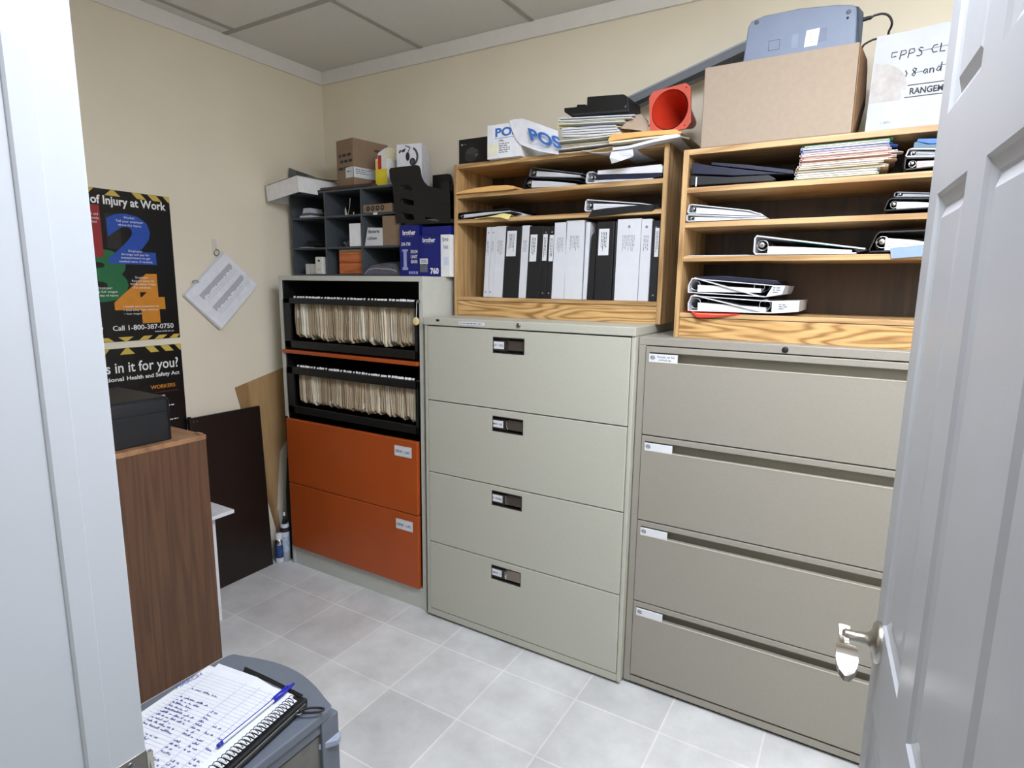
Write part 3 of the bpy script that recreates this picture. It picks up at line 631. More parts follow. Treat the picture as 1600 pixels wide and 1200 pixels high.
# --- middle bookcase, top shelf
t = Thing('envelope', 'padded manila envelope on the middle bookcase top shelf, at the left', 'envelope'); o = t.body()
yE = -0.302
up_ = [U(a, b, y=yE) for a, b in ((712, 301.5), (722, 298.3), (744, 293.4), (770, 290.2), (792, 289.0), (802, 290.5), (805, 293))]
lw_ = [U(a, b, y=yE) for a, b in ((712.5, 303.0), (724, 302.8), (746, 301.0), (770, 298.8), (790, 296.9), (801, 295.2), (805, 294))]
n = len(up_); G = []
for q in (0, 1): G.append([V((p.x, yE+q*0.22, max(p.z, 1.853)+0.0)) for p in up_])
G2 = [[V((p.x, yE+q*0.22, max(1.8522, p.z))) for p in lw_] for q in (0, 1)]
vs = [p for r in (G[0], G[1], G2[0], G2[1]) for p in r]; fs = []
for i in range(n-1): fs += [(i, i+1, n+i+1, n+i), (2*n+i+1, 2*n+i, 3*n+i, 3*n+i+1), (i+1, i, 2*n+i, 2*n+i+1), (n+i, n+i+1, 3*n+i+1, 3*n+i)]
fs += [(0, n, 3*n, 2*n), (n-1, 3*n-1, 4*n-1, 2*n-1)]
o.add(vs, fs, MANILA); t.done()
binder_flat(((817, 295), (822, 276), (905, 281), (902, 291.5)), -0.235, BBLACK, 'black binder with white pages under the grey binder, middle bookcase top shelf', dep=0.21, rings=True)
binder_flat(((826, 276.5), (829, 261.5), (911, 271), (909, 278)), -0.23, GREYPL, 'grey binder lying on the black binder, middle bookcase top shelf', dep=0.2, rings=True)
binder_flat(((914.5, 286.8), (917, 268.5), (927, 268), (1020, 279.6)), -0.286, BWHITE, 'white binder under a navy folder, middle bookcase top shelf right', dep=0.26, pk=0.25)
slab_px(((930, 279.5), (934, 273.6), (1034, 270.5), (1034, 275.4), (1015, 279.2), (955, 279.6)), -0.284, 0.25, NAVY, 'folder', 'navy folder lying on the white binder, middle bookcase top shelf', 'folder')
slab_px(((933, 272.8), (934, 266.5), (985, 261.5), (1033, 256.5), (1035.5, 261), (1034.5, 269.8)), -0.282, 0.22, PAPER2, 'paper_stack', 'thick stack of white paper on the navy folder', 'paper stack')
# --- middle bookcase, second shelf
binder_flat(((713.8, 343.2), (714.3, 333.0), (795, 325.0), (799, 331.5)), -0.286, BBLACK, 'thin black binder on the middle bookcase second shelf, at the left', dep=0.24)
t = Thing('notepad', 'crumpled yellow pad sheet sticking out under the thin black binder', 'paper'); o = t.body()
o.sheet([[U(742, 342.0, y=-0.300), U(760, 339.5, y=-0.304), U(780, 339.5, y=-0.308), U(794, 343, y=-0.312)], [U(752, 341.0, y=-0.288), U(770, 338.0, y=-0.288), U(785, 333.5, y=-0.284), U(799, 335.5, y=-0.284)], [V((1.20, -0.15, 1.7497)), V((1.26, -0.15, 1.752)), V((1.31, -0.15, 1.7515)), V((1.345, -0.15, 1.7502))]], (0, 0, 0.0012), YELLOWP); t.done()
slab_px(((800, 340.5), (799.5, 329), (804, 330), (807, 339)), -0.20, 0.12, GREYPL, 'folder', 'small grey folder edge beside the yellow sheet', 'folder')
slab_px(((807.5, 339), (806.5, 330.5), (812, 332), (822, 335.5), (824, 337)), -0.20, 0.12, PAPER2, 'booklet', 'small white booklet right of the yellow sheet', 'booklet')
binder_flat(((912.5, 330.5), (914.8, 311.5), (1021, 318.5), (1018, 327)), -0.288, BWHITE, 'white binder behind a dark folder, middle bookcase second shelf', dep=0.26, curl=0.003)
t = Thing('folder', 'dark grey folder hanging over the shelf edge in front of the white binder', 'folder'); o = t.body()
P0 = [U(a, b, y=-0.293) for a, b in ((919, 339.5), (950, 336.0), (985, 331.8), (1020, 329.0))]
P1 = [U(a, b, y=-0.296) for a, b in ((925, 328.5), (950, 325.0), (985, 321.5), (1022, 319.6))]
P2 = [V((p.x+0.004, -0.2885, p.z+0.001)) for p in P1]
o.sheet([P0, P1, P2], (0, 0.0015, -0.0006), BBLACK); o.add([P1[-1], U(1031, 318.5, y=-0.293), P0[-1]], [(0, 1, 2), (2, 1, 0)], BBLACK); t.done()
# --- right bookcase, first shelf
ry = -0.392
t = Thing('portfolio', 'black padded portfolio at the bottom of the navy stack, right bookcase', 'portfolio'); o = t.body(bevel=0.002)
o.prism([U(a, b, y=ry) for a, b in ((1078.5, 290), (1078.5, 276), (1082, 274), (1140, 276.5), (1200, 273), (1212, 279), (1208, 283.0))], (0, 0.26, 0), BBLACK)
k = t.part('clip', 'white clip at its front edge'); k.prism([U(a, b, y=ry-0.002) for a, b in ((1086.5, 291.5), (1087.5, 276.5), (1089.5, 276.5), (1088.5, 291.5))], (0, -0.002, 0), PAPER); t.done()
slab_px(((1081, 271.8), (1080.5, 257), (1084, 253.8), (1110, 258.5), (1160, 264.5), (1232, 271.8), (1208, 272.4), (1150, 274.5)), ry, 0.25, NAVY, 'portfolio', 'thick navy portfolio in the middle of the navy stack, right bookcase', 'portfolio', bevel=0.002)
slab_px(((1112, 257.5), (1111.5, 253.5), (1170, 257.5), (1239, 265.5), (1240.5, 271.5), (1232, 271.2), (1180, 265)), ry-0.001, 0.25, NAVY, 'folder', 'slim navy folder on top of the navy stack, right bookcase', 'folder')
FC = [mat('folder_' + n_, c_, 0.75, var=0.05) for n_, c_ in (('mint', (222, 232, 216)), ('pale', (226, 226, 214)), ('grey', (170, 168, 160)), ('cream', (226, 212, 188)), ('tan', (188, 160, 130)), ('white', (236, 230, 226)), ('cream2', (222, 204, 182)), ('pink', (236, 204, 200)), ('pink2', (232, 186, 186)), ('white2', (240, 236, 234)), ('rose', (226, 196, 192)), ('lilac', (208, 196, 208)), ('blue', (44, 96, 176)), ('white3', (238, 240, 240)), ('green', (60, 122, 74)))]
cn = ['pale mint', 'off-white', 'grey', 'cream', 'tan', 'white', 'buff', 'pink', 'deep pink', 'bright white', 'rose', 'lilac', 'blue', 'plain white', 'green']
wh = ['at the bottom of', 'second from the bottom in', 'third from the bottom in', 'fourth from the bottom in', 'fifth from the bottom in', 'sixth from the bottom in', 'seventh from the bottom in', 'in the middle of', 'seventh from the top in', 'sixth from the top in', 'fifth from the top in', 'fourth from the top in', 'third from the top in', 'second from the top in', 'on top of']
rd = random.Random(11); nF = 15
for i in range(nF):
    k = i/nF; k2 = (i+0.86)/nF
    def Lp(k): return V((0, 0, 0))+U(1242+11*min(1, k*1.6), 279.5-52*k, y=ry-0.002)
    def Rp(k): return U(1374+28*min(1, k*1.8)-4*k, 271.5-59*k, y=ry-0.002)
    jl, jr = rd.uniform(-0.006, 0.006), rd.uniform(-0.014, 0.008)
    a, b, c, d = Lp(k), Lp(k2), Rp(k2), Rp(k)
    z0 = max(1.7965, (a.z*0.5+d.z*0.5)); z1 = z0+0.0062; dz = rd.uniform(0.8, 1.0)
    t = Thing('file_folder', '%s file folder %s the colourful folder pile, right bookcase' % (cn[i], wh[i]), 'file folder', 'file folders piled in the right bookcase'); o = t.body()
    yj = ry-0.006+rd.uniform(0, 0.012); bw = rd.uniform(0.0005, 0.002)
    for s_, hh in ((0, 0.0), (1, 0.0044)):
        G = [[(a.x+jl, yj, z0+hh), (a.x*0.5+d.x*0.5, yj, z0+hh+bw*(s_-0.3)), (d.x+jr, yj, z0+hh*0.9)], [(a.x+jl, yj+0.23, z0+hh), (a.x*0.5+d.x*0.5, yj+0.23, z0+hh), (d.x+jr, yj+0.23, z0+hh*0.9)]]
        o.sheet(G, (0, 0, 0.0009), FC[i])
    o.box((a.x+jl-0.0008, yj, z0), (a.x+jl, yj+0.23, z0+0.005), FC[i])
    p = t.part('papers'); p.box((a.x+jl+0.006, yj+0.003, z0+0.0012), (d.x+jr-0.008, yj+0.22, z0+0.0040), FC[(i*7+3) % 12] if i % 4 else CREAM)
    if i in (4, 6, 9, 12): g = t.part('index_tab'); g.prism([(d.x+jr-0.001, yj+0.004, z0+0.001), (d.x+jr+0.014, yj+0.02, z0+0.001), (d.x+jr+0.014, yj+0.05, z0+0.001), (d.x+jr-0.001, yj+0.06, z0+0.001)], (0, 0, 0.001), FC[i])
    t.done()
binder_flat(((1412, 266), (1414, 246.5), (1500, 244), (1500, 256.5)), ry, BBLACK, 'black binder with pink pages at the bottom of the stack by the door', pm=FC[8], dep=0.25)
binder_flat(((1413.5, 245.5), (1420, 231.5), (1500, 231.5), (1500, 243.5)), ry, BWHITE, 'white binder with grey pages under the blue folders by the door', pm=GREYPL, dep=0.25)
slab_px(((1427, 231), (1428.5, 222.5), (1433, 221.3), (1450, 225.5), (1500, 224.5), (1500, 231)), ry, 0.25, mat('teal_vinyl', (66, 96, 118), 0.45), 'folder', 'teal folder on the white binder by the door', 'folder')
slab_px(((1432, 220.8), (1435, 216.8), (1500, 215.0), (1500, 223.5), (1452, 224.6)), ry, 0.25, mat('bright_blue_vinyl', (40, 96, 178), 0.4), 'folder', 'bright blue folder topping the stack by the door', 'folder')
# --- second shelf
binder_flat(((1071, 346.5), (1072.5, 335), (1198, 339), (1196, 341.5)), ry, BWHITE, 'white binder at the bottom of the pair on the second shelf', dep=0.27)
binder_flat(((1071, 333.5), (1077, 318.5), (1192, 330.5), (1193, 337.5)), ry, BWHITE, 'white binder on top of the pair on the second shelf', dep=0.27, curl=0.008)
binder_flat(((1380, 329.5), (1389, 309.5), (1480, 309.0), (1480, 323.5)), ry, BBLACK, 'black binder with chrome rings at the right of the second shelf', dep=0.26, pm=PAPER2)
binder_flat(((1396, 308.0), (1398, 299.5), (1480, 301.5), (1480, 308.0)), ry+0.01, GREYPL, 'grey binder lying on the black binder, second shelf', dep=0.25)
# --- third shelf
t = Thing('paper_sheet', 'flat white sheet lying left on the third shelf', 'paper'); o = t.body(); a = U(1071, 398, y=ry); b = U(1178, 396.5, y=ry)
for q, (dx, dd) in enumerate(((0, 0), (0.006, 0.008))): o.box((a.x+dx, ry-0.003+dd, 1.5763+0.0014*q), (b.x-dx*3, ry+0.2, 1.5773+0.0014*q), PAPER)
t.done()
def green_div(t, bl, inx, nb, hgt):
    g = t.part('divider', 'green divider sheets'); a = bl+inx*0.075+nb*(hgt*0.80)
    g.prism([a+V((0, 0.004, 0)), a+inx*0.17-nb*hgt*0.42+V((0, 0.004, 0)), a+inx*0.17-nb*(hgt*0.42+0.003)+V((0, 0.004, 0)), a-nb*0.009+inx*0.04+V((0, 0.004, 0))], (0, 0.24, 0), mat('green_card', (40, 124, 96), 0.6))
binder_flat(((1176.5, 397.8), (1178.8, 367.5), (1352, 387.5), (1338, 396.5)), ry-0.004, BWHITE, 'large white binder with green dividers on the third shelf', dep=0.28, th=0.004, extra=green_div, pm=PAPER2, pk=0.62)
slab_px(((1330, 386.5), (1352, 387.2), (1355, 391.0), (1340, 394.8)), ry-0.001, 0.2, BBLACK, 'folder', 'thin black folder end showing beside the large white binder', 'folder')
binder_flat(((1355, 394.5), (1371, 361.5), (1480, 357.5), (1480, 391.0)), ry, BBLACK, 'large black binder with loose papers at the right of the third shelf', dep=0.28, th=0.004)
t = Thing('folder', 'blue-grey folder hanging over the third shelf edge by the door', 'folder'); o = t.body()
a = [U(q, r, y=ry-0.012) for q, r in ((1393, 404.0), (1440, 400.5), (1482, 397.5))]; b = [U(q, r, y=ry-0.010) for q, r in ((1391, 391), (1440, 386), (1482, 380))]
o.sheet([a, b, [V((p.x, ry-0.0035, p.z+0.006)) for p in b]], (0, 0.002, 0), mat('slate_blue_card', (126, 146, 172), 0.6)); t.done()
# --- fourth shelf
t = Thing('folder', 'bright red plastic folder under the two white binders', 'folder'); o = t.body()
o.sheet([[U(1078, 486, y=ry-0.008), U(1090, 496.5, y=ry-0.025), U(1120, 495, y=ry-0.016), U(1156, 492.0, y=ry-0.006)], [V((2.128, ry+0.01, 1.3932)), V((2.17, ry+0.01, 1.3915)), V((2.24, ry+0.01, 1.391)), V((2.30, ry+0.01, 1.391))], [V((2.128, ry+0.22, 1.391)), V((2.17, ry+0.22, 1.391)), V((2.24, ry+0.22, 1.391)), V((2.30, ry+0.22, 1.391))]], (0, 0, 0.0015), REDV); t.done()
def binder_wedge(px, ylab, lab, spx, grp=None):
    """white binder lying flat with a second, thinner cover edge crossing it: its open end faces the front, spine to the right"""
    y = ry
    bl, tl, tr, br = [rest(U(a, b, y=y)) for a, b in px]; t = Thing('ring_binder', lab, 'binder', grp); th = 0.003
    for (a, b, s) in ((bl, br, 1), (tl, tr, -1)):
        c = t.part('cover', bevel=0.0008); c.prism([a, b, b+V((0, 0, s*th)), a+V((0, 0, s*th))], (0, 0.27, 0), BWHITE)
    s = t.part('spine', bevel=0.001); q = [U(a, b, y=y) for a, b in spx]; s.prism([br, q[0], q[1], tr], (0, 0.27, 0), BWHITE)
    s.lines(br+V((0.02, -0.0006, 0.012)), EX, EZ, 0.025, (tr-br).length*0.5, 3, INKG, 4)
    s2 = t.part('spine', bevel=0.0006); mid = (bl+tl)/2+V((-0.006, 0, 0)); s2.prism([bl, mid, tl, tl+V((th, 0, -0.002)), mid+V((th, 0, 0)), bl+V((th, 0, 0.002))], (0, 0.27, 0), BWHITE)
    d = t.part('divider', 'cover edge slanting across the open end'); d.prism([tl+V((0.008, 0.001, -0.001)), br+V((-0.02, 0.001, 0.001)), br+V((-0.02, 0.001, 0.0045)), tl+V((0.008, 0.001, 0.003))], (0, 0.2, 0), BWHITE)
    for xx in (0.022, (br-bl).length-0.022):
        r = t.part('ring_mechanism', 'metal rings'); c0 = bl+V((xx, 0, (tl-bl).z*0.5)); rr = abs((tl-bl).z)*0.32
        for yy in (0.012, 0.13): r.tube([c0+V((rr*math.cos(a), yy, rr*math.sin(a))) for a in [2*PI*i/14 for i in range(15)]], 0.0015, CHROME, 6)
    g = t.part('pages', 'papers between the rings'); w_ = (br-bl).length; h_ = abs((tl-bl).z)
    g.prism([bl+V((0.03, 0.008, 0.004)), bl+V((w_*0.93, 0.008, 0.004)), bl+V((w_*0.93, 0.008, h_*0.35)), bl+V((0.03, 0.008, h_*0.55))], (0, 0.25, 0), PAPER2)
    t.done()
binder_wedge(((1074.5, 486), (1080, 461.5), (1206, 470.5), (1205, 489.8)), 0, 'white binder at the bottom of the pile on the lowest shelf', ((1247.5, 487.5), (1249.5, 470.0)))
binder_wedge(((1074.5, 457.5), (1081, 434.5), (1208, 445.5), (1196, 464.5)), 0, 'white binder on top of the pile on the lowest shelf', ((1222, 460.0), (1227, 446.5)))
slab_px(((1086, 434.5), (1087, 432.2), (1130, 431.0), (1215, 438.5), (1216, 443.5), (1205, 443.8)), ry+0.004, 0.24, NAVY, 'folder', 'slim navy folder topping the white binders on the lowest shelf', 'folder')

# ================================================================== on top of the orange cabinet: pigeonhole organizer and what it holds
GX0, GX1, GY0, GY1, GZ0, GZ1 = 0.052, 0.800, -0.29, -0.012, OH+0.001, 1.921
t = Thing('literature_organizer', 'dark grey nine-slot pigeonhole organizer on the orange-drawer cabinet', 'organizer')
gw = 0.009; pitch = (GX1-GX0-gw)/3; gz = [GZ0, 1.640, 1.790]
for i in range(4): x = GX0+pitch*i; p = t.part('divider', bevel=0.0006); p.box((x, GY0, GZ0), (x+gw, GY1, GZ1-0.010), SLATE)
p = t.part('top_panel', bevel=0.0006); p.box((GX0, GY0, GZ1-0.010), (GX1, GY1, GZ1), SLATE)
for z in gz:
    p = t.part('shelf'); 
    for i in range(3): p.box((GX0+pitch*i+gw, GY0+0.001, z), (GX0+pitch*(i+1), GY1, z+0.009), SLATE)
p = t.part('back_panel'); p.box((GX0, GY1, GZ0), (GX1, GY1+0.004, GZ1), mat('organizer_back', (40, 44, 48), 0.7)); t.done()
def boxthing(name, lab, cat, a, b, m, bevel=0.001, grp=None, M=None, deco=None):
    t = Thing(name, lab, cat, grp); o = t.body(bevel=bevel); o.box(a, b, m)
    if deco: deco(t, o)
    t.M = M; t.done(); return t
def sx(i): return GX0+pitch*i+gw
# slot contents
yo = GY0+0.02
for q, (z, d, w_) in enumerate(((0, 0, 0.085), (0.014, 0.01, 0.075), (0.027, 0.02, 0.062), (0.040, 0.024, 0.052))):
    boxthing('card_stack', 'pack of grey cards in the upper left slot, %s' % ('lowest', 'second from bottom', 'second from top', 'topmost')[q], 'cards', (sx(0)+0.035, yo+d, 1.7995+z), (sx(0)+0.035+w_, yo+d+0.08, 1.7995+z+0.0125), PAPER2 if q != 1 else GREYPL, grp='card packs in the upper left slot')
t = Thing('cable_bundle', 'black cable bundle in the middle left slot', 'cable'); o = t.body()
o.tube([(sx(0)+0.05+0.06*math.cos(a*2.1)+0.05, yo+0.08+0.05*math.sin(a*1.7), 1.654+0.006*a/3+0.012*math.sin(a)**2) for a in [i*0.3 for i in range(44)]], 0.0045, BLACK, 8); t.done()
t = Thing('paper_slip', 'white slip lying at the front of the middle left slot', 'paper'); o = t.body(); o.sheet([[(sx(0)+0.04, GY0+0.004, 1.6495), (sx(0)+0.10, GY0+0.003, 1.652)], [(sx(0)+0.05, GY0+0.04, 1.6495), (sx(0)+0.12, GY0+0.05, 1.651)]], (0, 0, 0.0015), PAPER); t.done()
boxthing('small_box', 'small pale grey box at the bottom left of the organizer', 'box', (sx(0)+0.075, yo-0.01, 1.5155), (sx(0)+0.166, yo+0.06, 1.568), mat('pale_box', (196, 196, 194), 0.6), deco=lambda t, o: o.box((sx(0)+0.110, yo-0.0106, 1.517), (sx(0)+0.1115, yo-0.01, 1.567), INKG))
def adapter(t, o):
    p = t.part('socket'); p.box((sx(0)+0.192, yo-0.0325, 1.578), (sx(0)+0.207, yo-0.0315, 1.587), BLACKM); p.box((sx(0)+0.185, yo-0.0325, 1.539), (sx(0)+0.212, yo-0.0315, 1.541), INKG)
boxthing('power_adapter', 'white upright adapter beside the small pale box', 'adapter', (sx(0)+0.172, yo-0.032, 1.5155), (sx(0)+0.222, yo+0.03, 1.602), mat('adapter_white', (214, 214, 208), 0.4), 0.004, deco=adapter)
t = Thing('metal_clip', 'shiny metal clip in the upper middle slot', 'clip'); o = t.body(); c = V((sx(1)+0.085, yo+0.03, 1.7995))
o.prism([c, c+V((0.018, 0, 0)), c+V((0.004, 0, 0.045)), c+V((-0.002, 0, 0.03))], (0, 0.02, 0), CHROME); o.tube([c+V((0.02, 0, 0.004)), c+V((0.034, 0, 0.05)), c+V((0.038, 0, 0.085))], 0.002, CHROME, 6); o.box(c+V((0.055, 0, 0)), c+V((0.062, 0.01, 0.018)), CHROME); t.done()
t = Thing('key_bunch', 'bunch of small metal bits in the centre slot', 'keys'); o = t.body(); rd = random.Random(5)
for i in range(8):
    c = V((sx(1)+0.10+rd.uniform(-0.03, 0.03), yo+0.04+rd.uniform(-0.02, 0.02), 1.6495+rd.uniform(0.008, 0.028))); r = rd.uniform(0.006, 0.012); o.tube([c+V((r*math.cos(a), rd.uniform(-.002, .002), r*math.sin(a))) for a in [2*PI*k/10 for k in range(11)]], 0.003, STEEL if i % 2 else BLACK, 6)
o.tube([(sx(1)+0.06, yo+0.03, 1.653), (sx(1)+0.14, yo+0.05, 1.653)], 0.004, BLACK, 8); t.done()
boxthing('small_box', 'plain white box standing in the centre slot', 'box', (sx(1)+0.156, GY0+0.004, 1.6495), (sx(1)+0.232, GY0+0.1, 1.757), mat('white_card', (236, 236, 240), 0.6))
t = Thing('drawer_box', 'orange wooden two drawer box in the lower middle slot', 'box'); o = t.body(bevel=0.001); DW1 = wood('cherry_wood', (206, 116, 62), (156, 76, 34), (2, 20, 20), 4, contour=0.4)
x0, x1 = sx(1)+0.056, sx(1)+0.2365; o.box((x0, GY0+0.03, 1.5155), (x1, GY1-0.06, 1.625), DW1); o.box((x0, GY0+0.028, 1.6255), (x1, GY1-0.06, 1.637), mat('lid_beige', (190, 178, 156), 0.6))
for z in (1.519, 1.574): p = t.part('drawer', bevel=0.001); p.box((x0+0.004, GY0+0.024, z), (x1-0.004, GY0+0.03, z+0.050), DW1)
t.done()
def icons(t, o):
    x0 = sx(2)+0.02
    for i in range(4):
        c = V((x0+0.022+0.030*i, GY0-0.0006, 1.820)); o.disc(c, EX, EZ, 0.0125, INK); o.disc(c+V((0, -0.0003, 0.001)), EX, EZ, 0.005, CARDK, 3+i)
    o.lines((x0+0.132, GY0-0.0006, 1.812), EX, EZ, 0.028, 0.016, 2, CARDD, 3)
t = boxthing('icon_box', 'flat kraft box with four round black icons in the upper right slot', 'box', (sx(2)+0.010, GY0, 1.8005), (sx(2)+0.19, GY0+0.12, 1.838), CARDK, M=None, deco=icons)
boxthing('paper_tag', 'tiny white tag stuck under the flat kraft box', 'tag', (sx(2)+0.075, GY0-0.0022, 1.7905), (sx(2)+0.100, GY0-0.0005, 1.8003), PAPER, 0)
boxthing('small_box', 'navy card box behind the handwritten white box', 'box', (sx(2)+0.006, GY0+0.05, 1.6495), (sx(2)+0.06, GY0+0.14, 1.735), NAVY)
t = Thing('small_box', 'white box with handwriting in the right slot of the middle row', 'box'); o = t.body(bevel=0.001); xa = sx(2)+0.010
o.prism([(xa, GY0+0.004, 1.6495), (xa+0.115, GY0+0.004, 1.6495), (xa+0.115, GY0+0.004, 1.730), (xa+0.022, GY0+0.004, 1.734)], (0, 0.09, 0), BWHITE)
o.text('Batterie', (xa+0.024, GY0+0.0034, 1.708), EX, EZ, 0.022, INK, 0.02, shear=0.2); o.text('Lithium', (xa+0.018, GY0+0.0034, 1.678), EX, EZ, 0.020, INK, 0.02, shear=0.2); t.done()
boxthing('small_box', 'plain kraft box at the right end of the middle row', 'box', (sx(2)+0.128, GY0+0.002, 1.6495), (sx(2)+0.234, GY0+0.13, 1.782), CARDK)
t = Thing('fabric_pouch', 'dark grey soft pouch lying in the lower right slot', 'pouch'); G = []
for j in range(6):
    row = []
    for i in range(13):
        k = i/12; q = j/5; hgt = 0.062*math.sin(PI*min(1, 0.06+k*0.95))**0.7*(0.55+0.45*math.sin(PI*(0.15+0.7*q)))+0.005*math.sin(9*k+3*q)
        row.append((sx(2)+0.004+0.222*k, GY0+0.006+0.16*q, 1.517+max(0.002, hgt)*(1 if 0 < i < 12 else 0.15)))
    G.append(row)
o = t.body(); PCH = mat('pouch_fabric', (92, 90, 100), 0.8, var=0.2, vscale=60); o.sheet(G, (0, 0, -0.0015), PCH); o.sm = [True]*len(o.sm)
o.prism([(x, y, z) for x, y, z in G[0]]+[(sx(2)+0.226, GY0+0.006, 1.5156), (sx(2)+0.004, GY0+0.006, 1.5156)], (0, 0.004, 0), PCH)
k = t.part('seam', 'pale seam along its edge'); k.tube([(x, y-0.001, z*0.6+0.4*1.517) for x, y, z in G[0][:12]], 0.0012, PAPER2, 6); t.done()

# on the organizer
t = Thing('gift_box', 'low white box with a tan rim overhanging the organizer, at the wall', 'box'); o = t.body(bevel=0.001)
x0, x1, y0, y1, zt = 0.016, 0.252, -0.412, -0.09, 1.977; LW = mat('box_white', (228, 228, 230), 0.6)
o.box((x0, y0, zt-0.0045), (x1, y1, zt), LW); o.box((x0, y0, zt-0.076), (x1, y0+0.003, zt-0.0045), LW); o.box((x0, y0+0.003, zt-0.076), (x0+0.003, y1, zt-0.0045), LW)
o.box((x1-0.003, y0+0.003, zt-0.076), (x1, -0.296, zt-0.0045), LW); o.box((x1-0.003, -0.296, zt-0.052), (x1, y1, zt-0.0045), LW); o.box((x0+0.04, y1-0.003, zt-0.026), (x1, y1, zt-0.0045), LW)
l = t.part('rim', 'tan edge', bevel=0.001); l.box((x0-0.001, y0-0.001, zt), (x1+0.001, y1, zt+0.003), CARDK)
t.M = Matrix.Translation((0.006, 0, 0)) @ rot('Y', math.radians(-8.0), (x1, 0, zt)); t.done()
t = Thing('display_folder', 'dark grey folder standing curled behind the white box', 'folder'); o = t.body(); G = []
tops = [(451.5, 262), (463, 266.5), (480, 272), (497, 278.5), (514, 281), (527, 282)]; bots = [(450.5, 284), (463, 284), (480, 285), (497, 286.5), (514, 287.5), (527, 289)]
xw = [0.014, 0.030, None, None, None, None]; yy = [0, 0, -0.22, -0.17, -0.15, -0.14]
for row in (bots, tops):
    r_ = []
    for i, (a, b) in enumerate(row):
        q = U(a, b, x=xw[i]) if xw[i] else U(a, b, y=yy[i]); r_.append((q.x, q.y, max(q.z, 1.964+0.12*q.x)))
    G.append(r_)
o.sheet(G, (0, 0.003, 0), mat('folder_charcoal', (74, 82, 82), 0.6)); t.done()
boxthing('board', 'dark red-brown board under the kraft box', 'board', (0.282, GY0-0.004, 1.9225), (0.62, -0.05, 1.9345), mat('mahogany_board', (62, 36, 32), 0.5), 0.001)
t = Thing('shipping_box', 'tall kraft cardboard box with white label and black handwriting', 'box'); o = t.body(bevel=0.002)
n0 = U(550, 210, y=-0.285); zb, zt = 1.936, 2.150; dl = V((-0.985, 0.17, 0)).normalized()*0.135; dr = V((0.17, 0.985, 0)).normalized()*0.205; c0 = V((n0.x, -0.283, 0))
o.hexa([c0+EZ*zb, c0+dr+EZ*zb, c0+dr+dl+EZ*zb, c0+dl+EZ*zb, c0+EZ*zt, c0+dr+EZ*zt, c0+dr+dl+EZ*zt, c0+dl+EZ*zt], CARDK)
ur = dr.normalized(); ul = -dl.normalized(); nr_ = ur.cross(EZ)*0.0008; nl_ = ul.cross(EZ)*0.0008
o.lines(c0+dl+ul*0.045+nl_+EZ*2.100, ul, EZ, 0.05, 0.022, 1, CARDD, 6, 0.7, 0.1)
for z, sd_, x_ in ((2.068, 31, 0.018), (2.040, 32, 0.030), (2.008, 33, 0.014)): o.lines(c0+dl+ul*x_+nl_+EZ*z, ul, V((0.1, 0, 1)), 0.100, 0.020, 1, INK, sd_, 0.62, 0.25)
o.fit_text('virtual', c0+ur*0.02+nr_+EZ*2.105, ur, EZ, 0.024, 0.085, CARDD); o.poly(c0+ur*0.128+nr_+EZ*2.110, ur, EZ, [(0.028*math.cos(a)+0.02, 0.007*math.sin(a)) for a in [2*PI*i/16 for i in range(16)]], mat('print_maroon', (92, 46, 40), 0.6))
k = t.part('shipping_label', 'white shipping label wrapped round the corner')
k.quad(c0+nr_*1.4+ur*0.001+EZ*1.972, ur, EZ, 0.135, 0.048, PAPER); k.quad(c0-ul*0.062+nl_*1.4+EZ*1.972, ul, EZ, 0.061, 0.048, PAPER2)
k.lines(c0+nr_*2+ur*0.012+EZ*1.988, ur, EZ, 0.09, 0.026, 3, INKG, 9); k.lines(c0+nr_*2+ur*0.09+EZ*2.011, ur, EZ, 0.04, 0.005, 1, INK, 2); k.lines(c0-ul*0.05+nl_*2+EZ*1.995, ul, EZ, 0.035, 0.012, 1, INKG, 3); t.done()
t = Thing('cartridge_box', 'yellow and white open carton between the kraft box and headset box', 'box'); o = t.body(bevel=0.0008)
a = U(587.5, 292, y=-0.25); x0, x1 = a.x, a.x+0.072; zb, zt = 1.9225, 2.112; ymx = -0.12
o.box((x0, -0.25, zb), (x1, ymx, 2.048), mat('carton_white', (226, 226, 220), 0.6)); o.quad((x0, -0.2506, zb), EX, EZ, 0.072, 0.078, YELLOW)
o.quad((x0, -0.2506, zb+0.078), EX, EZ, 0.016, 0.040, mat('pale_orange', (238, 190, 120), 0.5)); o.quad((x0+0.016, -0.2506, zb+0.078), EX, EZ, 0.022, 0.062, mat('red_brown_print', (176, 44, 44), 0.5))
p = t.part('flap', 'raised white flap'); p.prism([(x0, -0.20, 2.048), (x1, -0.20, 2.048), (x1, -0.19, 2.10), (x0+0.012, -0.185, zt), (x0, -0.195, 2.075)], (0, 0.0015, 0), CREAM); p.prism([(x0, -0.25, 2.02), (x0, -0.13, 2.03), (x0, -0.18, zt), (x0, -0.23, 2.08)], (0.0012, 0, 0), PAPER); t.done()
t = Thing('headset_box', 'white box printed with a black headset', 'box'); o = t.body(bevel=0.001)
a = U(619.5, 226, y=-0.25); x0 = a.x; zb, zt = 1.9225, 2.098; c0 = V((x0, -0.25, 0)); ur = V((0.985, 0.17, 0)).normalized(); dr = ur*0.130; dl = V((-0.06, 0.13, 0))
HB = mat('headset_white', (224, 224, 232), 0.5); o.hexa([c0+EZ*zb, c0+dr+EZ*zb, c0+dr+dl+EZ*zb, c0+dl+EZ*zb, c0+EZ*zt, c0+dr+EZ*zt, c0+dr+dl+EZ*zt, c0+dl+EZ*zt], HB)
nf = ur.cross(EZ)*0.0008; o_ = c0+nf
def bl(cx, cz, pts, m): o.poly(o_+ur*cx+EZ*cz, ur, EZ, pts, m)
HG = mat('headset_grey', (70, 76, 84), 0.5)
